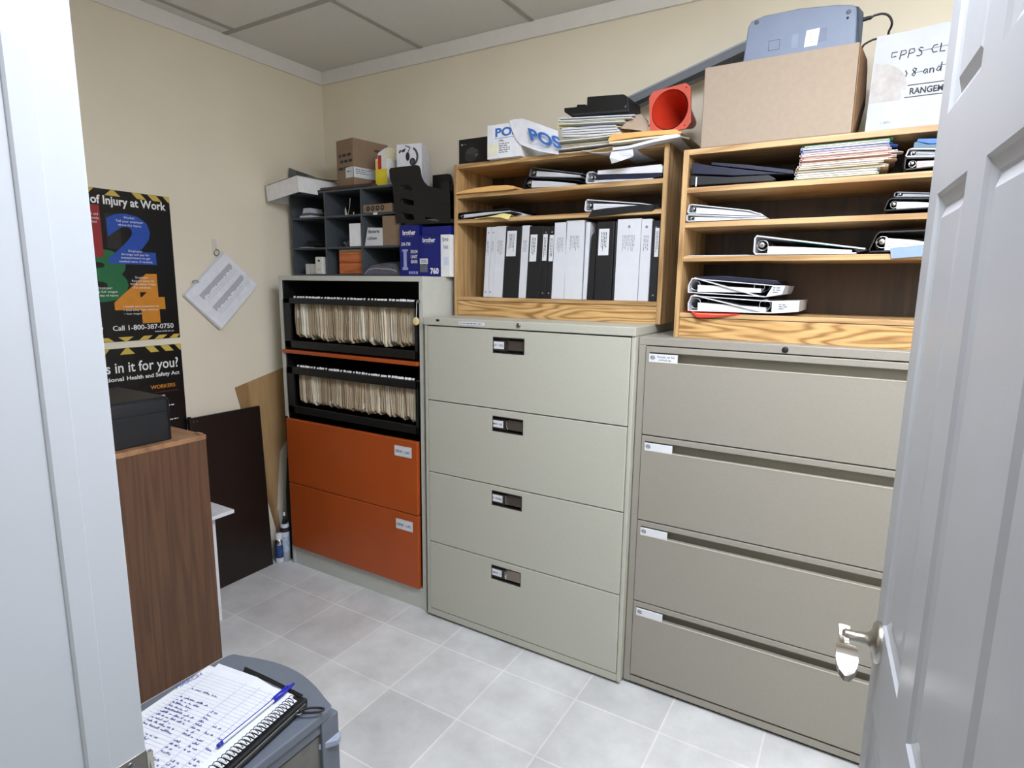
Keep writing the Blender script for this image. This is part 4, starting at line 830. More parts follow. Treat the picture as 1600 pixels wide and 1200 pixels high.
bl(0.012, 2.066, [(p*0.72, q) for p, q in ((0, 0), (0.012, 0.012), (0.016, 0.004), (0.03, 0.010), (0.052, 0.014), (0.042, 0.0), (0.028, -0.004), (0.02, 0.002), (0.002, -0.008))], INK)
bl(0.0, 0.0, [(0.044, 2.094), (0.072, 2.084), (0.073, 2.079), (0.045, 2.090)], INK)
bl(0.0, 0.0, [(0.070, 2.083), (0.060, 2.068), (0.058, 2.050), (0.062, 2.050), (0.064, 2.067), (0.073, 2.081)], INK)
a1 = [(0.046*math.cos(a), 0.046*math.sin(a)) for a in [math.radians(62-k*15) for k in range(9)]]; a2 = [(0.035*math.cos(a), 0.037*math.sin(a)) for a in [math.radians(62-(8-k)*15) for k in range(9)]]
bl(0.068, 2.042, a1+a2, HG)
o.disc(o_+ur*0.058+EZ*2.044+nf*0.3, ur, EZ, 0.019, INK, 18, 0.55); o.disc(o_+ur*0.083+EZ*2.020+nf*0.4, ur, EZ, 0.017, INK, 18, 0.9); o.disc(o_+ur*0.083+EZ*2.020+nf*0.8, ur, EZ, 0.009, HG, 18, 0.9)
sd = (-dl).normalized(); ns = sd.cross(EZ)*0.0008; o.poly(c0+dl+sd*0.045+ns+EZ*1.965, sd, EZ, [(0, 0), (0.02, 0), (0.02, 0.1), (0.012, 0.108), (0, 0.1)], INK); t.done()

# ink boxes and letter tray, right of the organizer
yt = -0.312
def ink(t, o): pass
x0, x1 = 0.806, 0.918
t = Thing('toner_box', 'taller dark blue printer drum box, left of the pair', 'box'); o = t.body(bevel=0.001); o.box((x0, yt, OH+0.001), (x1, yt+0.2, OH+0.227), BLUE); yy = yt-0.0006
o.fit_text('brother', (x0+0.018, yy, OH+0.185), EX, EZ, 0.030, 0.074, INKW, 0.02); o.lines((x0+0.032, yy, OH+0.176), EX, EZ, 0.05, 0.004, 1, INKG, 2, ragged=0)
o.fit_text('DR-730', (x0+0.010, yy, OH+0.138), EX, EZ, 0.020, 0.052, INKW, 0.02)
DRUM = mat('drum_print', (150, 160, 200), 0.5); o.quad((x0+0.022, yy, OH+0.040), EX, EZ, 0.018, 0.082, DRUM); o.quad((x0+0.014, yy-0.0002, OH+0.112), EX, EZ, 0.034, 0.010, DRUM); o.quad((x0+0.014, yy-0.0002, OH+0.030), EX, EZ, 0.034, 0.012, DRUM)
for q, s_ in enumerate(('DRUM', 'UNIT', 'GENUINE')): o.fit_text(s_, (x0+0.064, yy, OH+0.104-0.022*q), EX, EZ, 0.020, 0.038, INKW, 0.01)
for q in range(4): o.quad((x0+0.052+0.014*q, yy, OH+0.012), EX, EZ, 0.010, 0.012, DRUM)
t.done()
x0, x1, xe = 0.921, 1.042, 1.089
t = Thing('toner_box', 'shorter dark blue toner box with white end, right of the pair', 'box'); o = t.body(bevel=0.001); o.box((x0, yt-0.003, OH+0.001), (x1, yt+0.17, OH+0.180), BLUE); o.box((x1, yt-0.003, OH+0.001), (xe, yt+0.17, OH+0.180), mat('box_white', (228, 228, 230), 0.6)); yy = yt-0.0036
o.fit_text('brother', (x0+0.020, yy, OH+0.150), EX, EZ, 0.028, 0.070, INKW, 0.02); o.lines((x0+0.034, yy, OH+0.142), EX, EZ, 0.045, 0.004, 1, INKG, 2, ragged=0)
o.fit_text('760', (x0+0.062, yy, OH+0.014), EX, EZ, 0.034, 0.046, INKW, 0.03); o.quad((x0+0.004, yy, OH+0.056), EX, EZ, 0.045, 0.024, PAPER2); o.lines((x0+0.012, yy-0.0003, OH+0.061), EX, EZ, 0.03, 0.014, 2, INK, 3, ragged=0)
o.poly((x0+0.004, yy, OH+0.020), EX, EZ, [(0, 0), (0.044, 0), (0.042, 0.034), (0.030, 0.034), (0.026, 0.029), (0.018, 0.034), (0, 0.034)], mat('cartridge_print', (96, 100, 110), 0.5))
o.fit_text('bro', (x1+0.010, yy, OH+0.152), EX, EZ, 0.026, 0.030, INKG, 0.02); o.fit_text('760', (x1+0.012, yy, OH+0.120), EX, EZ, 0.020, 0.026, BLUEINK, 0.01); o.quad((x1+0.014, yy, OH+0.050), EX, EZ, 0.030, 0.036, mat('pale_blue_print', (204, 214, 232), 0.5)); t.done()
boxthing('toner_box', 'plain blue box top showing behind the shorter toner box', 'box', (0.925, yt+0.012, OH+0.1815), (1.085, yt+0.16, OH+0.218), BLUE)
ty = -0.30; TZ = OH+0.2285
t = Thing('letter_tray', 'black plastic stacked letter tray tipped up on the blue boxes', 'letter tray')
P = lambda a, b: U(560+a/10, 210+b/10, y=ty)
outl = [P(585, 1390), P(535, 800), P(490, 690), P(480, 560), P(500, 525), P(900, 478), P(945, 490), P(965, 540), P(985, 660), P(1020, 735), P(1080, 800), P(1290, 860), P(1300, 735), P(1420, 725), P(1440, 1390)]
hl = [[(640, 830), (660, 795), (740, 785), (800, 800), (850, 870), (830, 880), (740, 860)], [(650, 1000), (700, 1000), (860, 1030), (870, 1110), (780, 1105), (665, 1075)], [(645, 1230), (700, 1225), (850, 1250), (880, 1330), (800, 1340), (690, 1310)], [(1030, 1290), (1180, 1310), (1260, 1340), (1250, 1360), (1150, 1345), (1060, 1330)]]
def side_plate(dy):
    m = MB(); bm = bmesh.new(); ed = []
    for lp in [outl]+[[P(a, b) for a, b in h] for h in hl]:
        vv = [bm.verts.new(p+V((0, dy, 0))) for p in lp]
        ed += [bm.edges.new((vv[i], vv[(i+1) % len(vv)])) for i in range(len(vv))]
    bmesh.ops.triangle_fill(bm, edges=ed, use_beauty=True); bm.verts.index_update()
    return [v.co.copy() for v in bm.verts], [tuple(v.index for v in f_.verts) for f_ in bm.faces], [h for h in [outl]+[[P(a, b) for a, b in hh] for hh in hl]]
for dy in (0.0, 0.232):
    sp = t.part('side_panel', 'side panel with rounded cut-outs'); vs, fs, lps = side_plate(dy)
    if dy:
        Q_ = []
        for p in outl:
            q = V((max(p.x, 0.806), p.y+dy, p.z))
            if not Q_ or (q-Q_[-1]).length > 0.002: Q_.append(q)
        sp.prism(Q_, (0, 0.003, 0), BLACK); continue
    sp.add(vs, fs, BLACK); sp.add([p+V((0, 0.003, 0)) for p in vs], fs, BLACK)
    for lp in lps:
        n = len(lp); sp.add([p+V((0, dy, 0)) for p in lp]+[p+V((0, dy+0.003, 0)) for p in lp], [(i, (i+1) % n, n+(i+1) % n, n+i) for i in range(n)], BLACK)
xa, xb = 0.807, P(1430, 1300).x
for z, cl in ((TZ+0.001, BLACK), (P(700, 1180).z, BLACK), (P(700, 940).z, BLACK)):
    tr_ = t.part('tray'); tr_.box((xa, ty+0.003, z), (xb, ty+0.232, z+0.003), cl); tr_.box((xa, ty+0.003, z), (xa+0.003, ty+0.232, z+0.022), cl)
t.done()
boxthing('paper_stack', 'grey-green papers lying inside the black letter tray', 'paper stack', (xa+0.01, ty+0.012, TZ+0.0045), (xb-0.03, ty+0.22, TZ+0.024), mat('paper_greygreen', (128, 142, 140), 0.8), 0)

# ================================================================== on the middle bookcase
BT = 1.9738
def devprint(t, o):
    x0, y = 1.093, -0.2506
    o.quad((x0+0.014, y, BT+0.083), EX, EZ, 0.005, 0.006, INKW); o.lines((x0+0.021, y, BT+0.084), EX, EZ, 0.022, 0.004, 1, INKG, 2, ragged=0.1); o.quad((x0+0.006, y, BT+0.004), EX, EZ, 0.026, 0.006, INKG)
    D = mat('device_print', (58, 58, 60), 0.5); D2 = mat('device_print_dark', (40, 40, 42), 0.5)
    o.poly((x0+0.034, y, BT+0.012), EX, EZ, [(0, 0.01), (0.034, 0), (0.068, 0.022), (0.068, 0.045), (0.034, 0.030), (0, 0.038)], D2); o.poly((x0+0.034, y-0.0002, BT+0.012), EX, EZ, [(0, 0.038), (0.034, 0.030), (0.068, 0.045), (0.036, 0.062), (0.012, 0.054)], D)
    o.poly((x0+0.083, y-0.0004, BT+0.034), EX, EZ, [(0, 0), (0.014, 0.007), (0.014, 0.012), (0, 0.005)], INKG)
boxthing('product_box', 'small black box printed with a dark cube device, left on the bookcase top', 'box', (1.093, -0.25, BT), (1.255, -0.09, BT+0.108), mat('black_card', (6, 6, 7), 0.6), deco=devprint)
t = Thing('mailing_box', 'white box with blue lettering and an open flap on the bookcase top', 'box'); o = t.body(bevel=0.001); py = -0.312
PWH = mat('mailer_white', (230, 232, 238), 0.55); PBL = mat('mailer_blue', (58, 108, 186), 0.5)
x0, x1, zb, zt = 1.279, 1.437, BT+0.001, BT+0.130
o.box((x0, py, zb), (x1, -0.05, zt), PWH)
o.fit_text('POS', (x0+0.036, py-0.0006, zb+0.083), EX, EZ, 0.044, 0.105, PBL, 0.035); o.lines((x0+0.036, py-0.0006, zb+0.074), EX, EZ, 0.10, 0.004, 1, PBL, 2, ragged=0)
o.fit_text('F9s', (x0+0.056, py-0.0006, zb+0.062), EX, EZ, 0.011, 0.020, INK, 0.02); o.lines((x0+0.056, py-0.0006, zb+0.018), EX, EZ, 0.055, 0.040, 5, INKG, 4); o.quad((x0+0.002, py-0.0006, zb+0.014), EX, EZ, 0.050, 0.042, mat('sticky_cream', (232, 230, 206), 0.7))
k = t.part('flap', 'open lid flap with larger blue lettering', bevel=0.0)
fy = py-0.004; q = [(796, 189), (803, 186.5), (817.5, 185.5), (846, 195.5), (875, 206), (876, 243), (848, 238), (826, 231), (815, 226.5), (806, 217.5), (800, 204)]
Q_ = [U(a, b, y=fy) for a, b in q]
k.prism([V((p.x, fy-0.018*max(0, min(1, (p.x-1.40)/0.18)), p.z)) for p in Q_], (0, 0.002, 0), PWH)
f0 = U(827, 197, y=fy-0.012); f1 = U(872, 210, y=fy-0.022); ru = (f1-f0).normalized(); uu = (U(827, 197, y=fy)-U(832.5, 218, y=fy)).normalized()
k.fit_text('POS', U(831.5, 219.5, y=fy-0.006)+V((0, -0.0165, 0)), ru, uu, 0.066, 0.150, PBL, 0.035); k.fit_text('Canada', U(835, 226, y=fy-0.006)+V((0, -0.0165, 0)), ru, uu, 0.020, 0.070, mat('mailer_blue_pale', (150, 176, 214), 0.5)); t.done()

# folder and paper pile
def loose(name, lab, cat, px, y, dep, m, th=0.0014, grp=None, fold=False, inner=None, droop=0.0):
    """a sheet or folder lying on the pile: px = front edge left to right (pixels on plane y)"""
    t = Thing(name, lab, cat, grp); o = t.body(); F = [U(a, b, y=y) for a, b in px]
    B_ = [V((p.x*0.96+0.04*1.75, y+dep, F[0].z*0.3+p.z*0.7)) for p in F]
    o.sheet([F, [(a+b)/2+V((0, 0, 0.001)) for a, b in zip(F, B_)], B_], (0, 0, th), m)
    if inner:
        G = [U(a, b, y=y+0.004) for a, b in inner]; p = t.part('papers', 'papers inside'); p.sheet([G, [V((q.x, y+dep*0.95, q.z)) for q in G]], (0, 0, 0.0045), PAPER)
        H = [U(a, b-3.2, y=y+0.001) for a, b in inner]; p = t.part('cover', 'upper cover'); p.sheet([H, [V((q.x, y+dep, q.z)) for q in H]], (0, 0, th), m)
        c = t.part('fold'); mid = (F[0]+H[0])/2+V((-0.011, 0, 0)); c.sheet([[F[0], mid, H[0]], [V((p_.x, y+dep, p_.z)) for p_ in (F[0], mid, H[0])]], (0.0012, 0, 0), m)
    t.done()
py = -0.275; K = lambda a, b: (855+a/6.667, 130+b/6.667)
loose('file_folder', 'cream file folder at the bottom of the pile on the middle bookcase', 'file folder', [K(60, 735), K(220, 728), K(420, 705), K(690, 660)], py-0.03, 0.24, CREAM, inner=[K(70, 700), K(300, 672), K(500, 650), K(690, 628)])
loose('paper_sheet', 'white sheet sticking out of the bottom of the pile', 'paper', [K(360, 702), K(500, 728), K(640, 722), K(690, 700)], py-0.034, 0.2, PAPER)
loose('file_folder', 'cream folder with rounded fold, middle of the pile', 'file folder', [K(60, 660), K(250, 640), K(500, 618), K(720, 590)], py-0.02, 0.23, mat('cream_folder', (226, 214, 180), 0.75, var=0.08), inner=[K(110, 610), K(300, 592), K(520, 570), K(720, 545)])
for q, (a, b, c_, lb) in enumerate(((560, 575, PAPER2, 'lowest'), (535, 553, PAPER, 'second from bottom'), (512, 528, PAPER2, 'second from top'), (488, 503, PAPER, 'topmost'))):
    loose('paper_bundle', 'bundle of white paper in the pile under the green-yellow folder, %s' % lb, 'paper bundle', [K(150, a), K(300, a-2-3*q), K(520, a-14-4*q), K(770-20*q, a-34)], py-0.004*q, 0.22, c_, th=0.0065, grp='white paper bundles in the pile')
loose('file_folder', 'pale yellow folder in the upper part of the pile', 'file folder', [K(120, 465), K(300, 462), K(520, 458), K(770, 452)], py-0.012, 0.22, mat('pale_yellow_folder', (236, 230, 178), 0.75), inner=[K(130, 430), K(330, 425), K(550, 412), K(800, 400)])
for q, (a, lb) in enumerate(((398, 'lower'), (372, 'upper'))):
    loose('paper_bundle', 'white sheets on top of the pile, %s of the two' % lb, 'paper bundle', [K(110+q*10, a), K(350, a-8), K(600, a-22), K(880+q*30, a-36)], py-0.01+0.01*q, 0.2, PAPER, th=0.004, grp='white sheets topping the pile')
t = Thing('envelope', 'grey-brown envelope slanting down beside the red cone', 'envelope'); o = t.body()
o.sheet([[U(*K(760, 470), y=py-0.004), U(*K(860, 480), y=py-0.004), U(*K(1050, 500), y=py-0.002)], [U(*K(820, 410), y=py+0.004), U(*K(930, 420), y=py+0.004), U(*K(1054, 430), y=py+0.004)], [U(*K(900, 335), y=py+0.03), U(*K(980, 320), y=py+0.03), U(*K(1052, 395), y=py+0.03)]], (0, 0.002, 0.001), mat('envelope_brown', (178, 158, 138), 0.75)); t.done()
# right pile: manila envelopes overhanging the shelf
loose('paper_bundle', 'white papers sagging under the manila envelope at the bookcase corner', 'paper bundle', [K(680, 700), K(850, 680), K(1100, 615), K(1380, 560)], -0.33, 0.26, PAPER2, th=0.010)
loose('paper_bundle', 'folded white papers between the manila envelope and the sagging ones', 'paper bundle', [K(645, 630), K(850, 606), K(1100, 575), K(1360, 545)], -0.328, 0.26, CREAM, th=0.006)
t = Thing('envelope', 'thick manila envelope on the bookcase corner beneath the red cone', 'envelope'); o = t.body(bevel=0.001); ey = -0.326
o.prism([U(*K(a, b), y=ey) for a, b in ((640, 612), (632, 590), (665, 535), (700, 524), (1000, 502), (1340, 480), (1405, 512), (1395, 524), (1150, 540), (900, 566), (700, 595))], (0, 0.27, 0), MANILA); t.done()
t = Thing('paper_sheet', 'crumpled white paper hanging over the bookcase front edge', 'paper'); o = t.body()
o.sheet([[U(*K(668, 715), y=-0.332), U(*K(760, 705), y=-0.334), U(*K(890, 688), y=-0.332)], [U(*K(650, 775), y=-0.345), U(*K(765, 760), y=-0.338), U(*K(900, 748), y=-0.345)], [U(*K(672, 838), y=-0.338), U(*K(770, 808), y=-0.348), U(*K(890, 768), y=-0.340)]], (0, 0.0015, 0), PAPER); t.done()
t = Thing('clipboard', 'grey board lying across the gap between the two bookcases', 'board'); o = t.body(bevel=0.001)
o.prism([(1.985, -0.318, BT+0.0265), (2.094, -0.318, BT-0.010), (2.094, -0.06, BT-0.010), (1.985, -0.06, BT+0.0265)], (0, 0, 0.006), mat('board_grey', (132, 124, 108), 0.6)); t.done()

# black device, bar and cone
t = Thing('terminal_base', 'black stepped plastic device on top of the paper pile', 'device'); o = t.body(bevel=0.0015); dy = -0.245
o.prism([U(*K(a, b), y=dy) for a, b in ((178, 300), (176, 258), (305, 247), (312, 222), (400, 220), (412, 235), (416, 146), (430, 140), (780, 114), (800, 116), (838, 140), (850, 300), (258, 352))], (0, 0.14, 0), BLACK)
k = t.part('foot_rail', 'rounded lower edge'); k.tube([U(*K(262, 332), y=dy-0.002), U(*K(840, 285), y=dy-0.002)], 0.0042, mat('black_shine', (48, 50, 56), 0.3), 8)
k = t.part('slot', 'small pale slot'); k.prism([U(*K(a, b), y=dy-0.001) for a, b in ((810, 258), (812, 232), (824, 230), (822, 254))], (0, -0.0008, 0), INKG); t.done()
t = Thing('metal_bar', 'long grey metal bar slanting up from the black device behind the kraft box', 'bar'); o = t.body(bevel=0.0015); by = -0.118
a, b, c, d = U(979, 152, y=by), U(986.5, 168, y=by), U(1200, 71, y=by), U(1200, 46.5, y=by)
o.prism([a, b, c, d], (0, 0.045, 0), ALU); e_ = t.part('top_edge', 'top edge strip in a painted lit tone'); e_.prism([a+V((0, -0.0005, 0)), d+V((0, -0.0005, 0)), d*0.86+c*0.14+V((0, -0.0005, 0)), a*0.86+b*0.14+V((0, -0.0005, 0))], (0, -0.0015, 0), mat('bar_lit_edge', (150, 156, 166), 0.4, 0.3)); k = t.part('channel', 'dark open underside'); m1, m2 = a*0.25+b*0.75, d*0.32+c*0.68  # paler strip paints the light from above along the bar's top edge
k.prism([m1+V((0, -0.001, 0)), b+V((0.004, -0.001, -0.001)), c+V((0, -0.001, -0.004)), m2+V((0, -0.001, 0))], (0, -0.004, 0), BLACKM); t.done()
t = Thing('traffic_cone', 'small orange-red traffic cone lying with its square base to the front', 'cone'); cyy = -0.30
cc = U(1046, 171.5, y=cyy); hs = 0.0735; ch = 0.016; nrm = V((-0.10, -1, 0)).normalized(); rr_ = V((1, -0.10, 0)).normalized(); tilt = 0.075
ur_ = rr_*math.cos(tilt)+EZ*math.sin(tilt); uu_ = EZ*math.cos(tilt)-rr_*math.sin(tilt); n = 48; R_ = 0.068
base = t.part('base', 'square base with clipped corners', bevel=0.0015)
def sqr(a):
    c_, s_ = math.cos(a), math.sin(a); r = hs/max(abs(c_), abs(s_)); r = min(r, (2*hs-ch)/(abs(c_)+abs(s_))); return (r*c_, r*s_)
outer = [cc+ur_*sqr(2*PI*i/n)[0]+uu_*sqr(2*PI*i/n)[1] for i in range(n)]; inner = [cc+ur_*R_*math.cos(2*PI*i/n)*0.96+uu_*R_*math.sin(2*PI*i/n)*0.96 for i in range(n)]
base.ring(outer, inner, nrm*-0.010, mat('cone_base', (206, 92, 74), 0.45))
for sx_, sz_ in ((0.052, -0.062), (-0.060, -0.060), (0.060, 0.058)):
    h = t.sub(base, 'bolt_hole'); h.lathe(cc+ur_*sx_+uu_*sz_+nrm*0.0003, nrm, [(0, 0.0028), (0.0004, 0.0028), (0.0004, 0)], mat('hole_dark', (110, 30, 20), 0.7), 10)
cn_ = t.part('cone_body'); cn_.lathe(cc, -nrm, [(0.0, R_*0.96), (0.02, R_*0.90), (0.20, 0.022), (0.215, 0.018), (0.215, 0.014), (0.198, 0.017), (0.02, R_*0.86), (0.0, R_*0.92)], CONE, 40)
t.done()

# ================================================================== on the right bookcase
CT = 1.915
t = Thing('cardboard_box', 'large plain kraft cardboard box on the right bookcase', 'box'); o = t.body(bevel=0.004)
o.box((2.149, -0.392, CT), (2.573, -0.128, CT+0.243), CARD); k = t.part('side_flap', 'loosened side flap', bevel=0.001)
k.prism([(2.5735, -0.388, CT+0.236), (2.587, -0.32, CT+0.215), (2.588, -0.30, CT+0.12), (2.576, -0.29, CT+0.004), (2.5735, -0.29, CT+0.004)], (0.0, 0.0, 0.0025), CARDD)
k.sheet([[(2.574, -0.385, CT+0.236), (2.590, -0.30, CT+0.22), (2.590, -0.2, CT+0.22)], [(2.574, -0.385, CT+0.12), (2.594, -0.30, CT+0.12), (2.594, -0.2, CT+0.12)], [(2.574, -0.385, CT+0.002), (2.576, -0.30, CT+0.002), (2.576, -0.2, CT+0.002)]], (0.002, 0, 0), CARDD); t.done()
t = Thing('network_router', 'blue-grey plastic router standing underside out on the large kraft box', 'router'); ry_ = -0.30
c0 = U(1162, 85, y=ry_); zt0 = 2.3125; zb0 = CT+0.2445; b_ = t.part('case', bevel=0.004)
pt = [(2.242, zb0), (2.253, 2.288), (2.262, 2.304), (2.30, 2.3125), (2.40, 2.3125), (2.50, 2.302), (2.541, 2.293), (2.553, 2.283), (2.560, zb0)]
b_.prism([(x, ry_, z) for x, z in pt], (0, 0.032, 0), ROUTER)
s_ = t.part('side_grip', 'darker side edge', bevel=0.002); s_.prism([(2.545, ry_+0.003, 2.291), (2.556, ry_-0.001, 2.283), (2.570, ry_+0.01, 2.270), (2.572, ry_+0.01, zb0), (2.561, ry_-0.001, zb0)], (0, 0.026, 0), ROUTERD)
for u_, v_ in ((1182.5, 35.0), (1326, 18.5)):
    k = t.part('rubber_foot', 'round grey rubber foot'); q = U(u_, v_, y=ry_); k.lathe(q, V((0, -1, 0)), [(0, 0.0068), (0.002, 0.0062), (0.0022, 0)], mat('rubber_grey', (96, 100, 112), 0.8), 18)
k = t.part('port', 'small black reset hole'); k.lathe(U(1324.5, 28, y=ry_), V((0, -1, 0)), [(0, 0.0034), (0.0006, 0.0034), (0.0006, 0)], BLACK, 14)
q = U(1256, 74, y=ry_); k = t.part('sticker', 'white barcode sticker'); k.prism([q, q+V((0.036, 0, 0)), q+V((0.040, 0, 0.047)), q+V((0.004, 0, 0.046))], (0, -0.0008, 0), mat('sticker_white', (240, 240, 226), 0.5))
k.lines(q+V((0.013, -0.0013, 0.010)), EX, EZ, 0.014, 0.028, 5, mat('print_pale', (190, 190, 180), 0.6), 3)
k = t.part('latch_mark', 'moulded marks', kind='stuff'); q = U(1200, 80, y=ry_)
for a, b in (((0, 0), (0.033, 0.0015)), ((0, 0.028), (0.033, 0.0295)), ((0, 0), (0.0015, 0.0295)), ((0.0315, 0), (0.033, 0.0295))): k.box(q+V((a[0], -0.0006, a[1])), q+V((b[0], 0, b[1])), ROUTERD)
q = U(1236, 76, y=ry_); k.quad(q+V((0, -0.0006, 0)), EX, EZ, 0.018, 0.040, mat('router_light', (126, 138, 161), 0.45)); q = U(1277, 66, y=ry_); k.quad(q+V((0, -0.0006, 0)), EX, EZ, 0.024, 0.038, mat('router_shade', (106, 116, 138), 0.45)); t.done()
t = Thing('power_cable', 'black cable looping from the router down behind the white box', 'cable'); o = t.part('cord')
pl = [(1346, 31), (1352, 29.5), (1362, 27), (1366, 24.5), (1378, 21.5), (1388, 24), (1393.5, 33), (1392.5, 42), (1389, 49), (1386, 62), (1378, 72)]
pl = [U(a, b, y=-0.285+0.01*max(0, i-6)) for i, (a, b) in enumerate(pl)]
def smooth(P, n=5):
    out = []
    for i in range(len(P)-1):
        p0, p1, p2, p3 = P[max(0, i-1)], P[i], P[i+1], P[min(len(P)-1, i+2)]
        for k in range(n):
            q = k/n; out.append(0.5*((2*p1)+(p2-p0)*q+(2*p0-5*p1+4*p2-p3)*q*q+(3*p1-p0-3*p2+p3)*q**3))
    return out+[P[-1]]
o.tube(smooth(pl), 0.0032, BLACK, 8); o.tube(smooth([U(1372, 60, y=-0.24), U(1362, 63, y=-0.24), U(1350, 70, y=-0.245), U(1346, 78, y=-0.25)]), 0.0028, BLACK, 8)
k = t.part('plug', 'thicker plug end'); k.tube([pl[0]+V((-0.004, 0, -0.001)), pl[2]], [0.0062, 0.0050], BLACK, 10); t.done()
t = Thing('records_box', 'white records box with handwriting and a torn-off label, by the door', 'box'); o = t.body(bevel=0.003); wy = -0.390
BX = mat('bankers_white', (168, 170, 175), 0.7, var=0.04, vscale=14); x0, x1, zb, zt = 2.607, 2.945, CT, CT+0.252
o.prism([(x0, wy, zb), (x1, wy, zb), (x1+0.004, wy, zt+0.004), (x0+0.22, wy, zt+0.001), (x0+0.15, wy, zt+0.0035), (x0+0.08, wy, zt-0.003), (x0+0.006, wy, zt-0.004)], (0, 0.26, 0), BX)
yy = wy-0.0007; PEN = mat('marker', (44, 48, 56), 0.7)
def pen(pts, sc, ox, oz, r=0.0013):
    for st in pts: o.tube([(x0+ox+a*sc, yy, zb+oz+b*sc) for a, b in st], r, PEN, 5)
GL_ = {'E': [[(0.6, 1), (0, 1), (0, 0.45), (0.5, 0.5)]], 'P': [[(0, 0), (0.12, 1), (0.6, 1), (0.65, 0.7), (0.5, 0.55), (0.1, 0.5)]], 'S': [[(0.65, 0.9), (0.35, 1), (0.15, 0.8), (0.5, 0.5), (0.55, 0.2), (0.3, 0), (0, 0.1)]], 'C': [[(0.6, 0.95), (0.2, 0.9), (0, 0.5), (0.2, 0.1), (0.6, 0.15)]], 'L': [[(0.05, 1), (0, 0.05), (0.5, 0.05)]], 'I': [[(0.1, 1), (0.05, 0)]], 'E2': [[(0.6, 1), (0, 1), (0, 0), (0.6, 0)], [(0, 0.5), (0.5, 0.5)]], 'N': [[(0, 0), (0.05, 1), (0.5, 0), (0.6, 1)]], 'T': [[(0, 1), (0.7, 1)], [(0.35, 1), (0.3, 0)]],
       '8': [[(0.5, 0.9), (0.25, 1), (0.1, 0.8), (0.45, 0.3), (0.3, 0), (0.05, 0.2), (0.45, 0.65), (0.5, 0.9)]], 'a': [[(0.5, 0.55), (0.2, 0.6), (0.05, 0.25), (0.25, 0.05), (0.5, 0.5), (0.5, 0.05)]], 'n': [[(0.05, 0.6), (0.05, 0)], [(0.05, 0.4), (0.3, 0.6), (0.45, 0.45), (0.45, 0)]], 'd': [[(0.5, 0.5), (0.2, 0.6), (0.05, 0.25), (0.25, 0.05), (0.5, 0.4)], [(0.55, 1.1), (0.5, 0)]], 'b': [[(0.0, 0.9), (0.2, 0.5), (0.1, 0.1)]]}
xx = 0.046
for ch_ in ('E', 'P', 'P', 'S', ' ', 'C', 'L', 'I', 'E2', 'N', 'T', 'S'):
    if ch_ != ' ': pen(GL_[ch_], 0.0215, xx, 0.176+xx*0.05)
    xx += 0.019 if ch_ != ' ' else 0.014
o.tube([(x0+0.108, yy, zb+0.193), (x0+0.135, yy, zb+0.195)], 0.0005, PEN, 5); o.tube([(x0+0.14, yy, zb+0.196), (x0+0.26, yy, zb+0.203)], 0.0005, PEN, 5)
xx = 0.082
for ch_ in ('b', '8', ' ', 'a', 'n', 'd', ' ', 'P'):
    if ch_ != ' ': pen(GL_[ch_], 0.0205, xx, 0.126+xx*0.06)
    xx += 0.0145 if ch_ != ' ' else 0.011
o.tube([(x0+0.105, yy, zb+0.140), (x0+0.128, yy, zb+0.142)], 0.0005, PEN, 5); o.tube([(x0+0.155, yy, zb+0.150), (x0+0.19, yy, zb+0.152)], 0.0005, PEN, 5)
o.quad((x0+0.090, yy, zb+0.1085), EX, V((0.03, 0, 1)), 0.22, 0.0022, INK); o.quad((x0+0.086, yy, zb+0.078), EX, V((0.03, 0, 1)), 0.22, 0.0022, INK)
o.fit_text('RANGEMENT', (x0+0.096, yy, zb+0.086), EX, EZ, 0.022, 0.112, INK, 0.03); o.text('N', (x0+0.078, yy, zb+0.086), EX, EZ, 0.020, PAPER2, 0.02); o.text('1 BPH', (x0+0.036, yy, zb+0.016), EX, EZ, 0.009, INKG)
k = t.part('torn_patch', 'greyish torn rounded patch where a label came off')
k.poly((x0+0.004, wy-0.0005, zb+0.075), EX, EZ, [(0, 0), (0.072, 0), (0.082, 0.02), (0.084, 0.04), (0.078, 0.062), (0.062, 0.082), (0.035, 0.098), (0.006, 0.103), (0.001, 0.05)], mat('torn_card', (164, 159, 156), 0.85, var=0.10, vscale=50)); t.done()

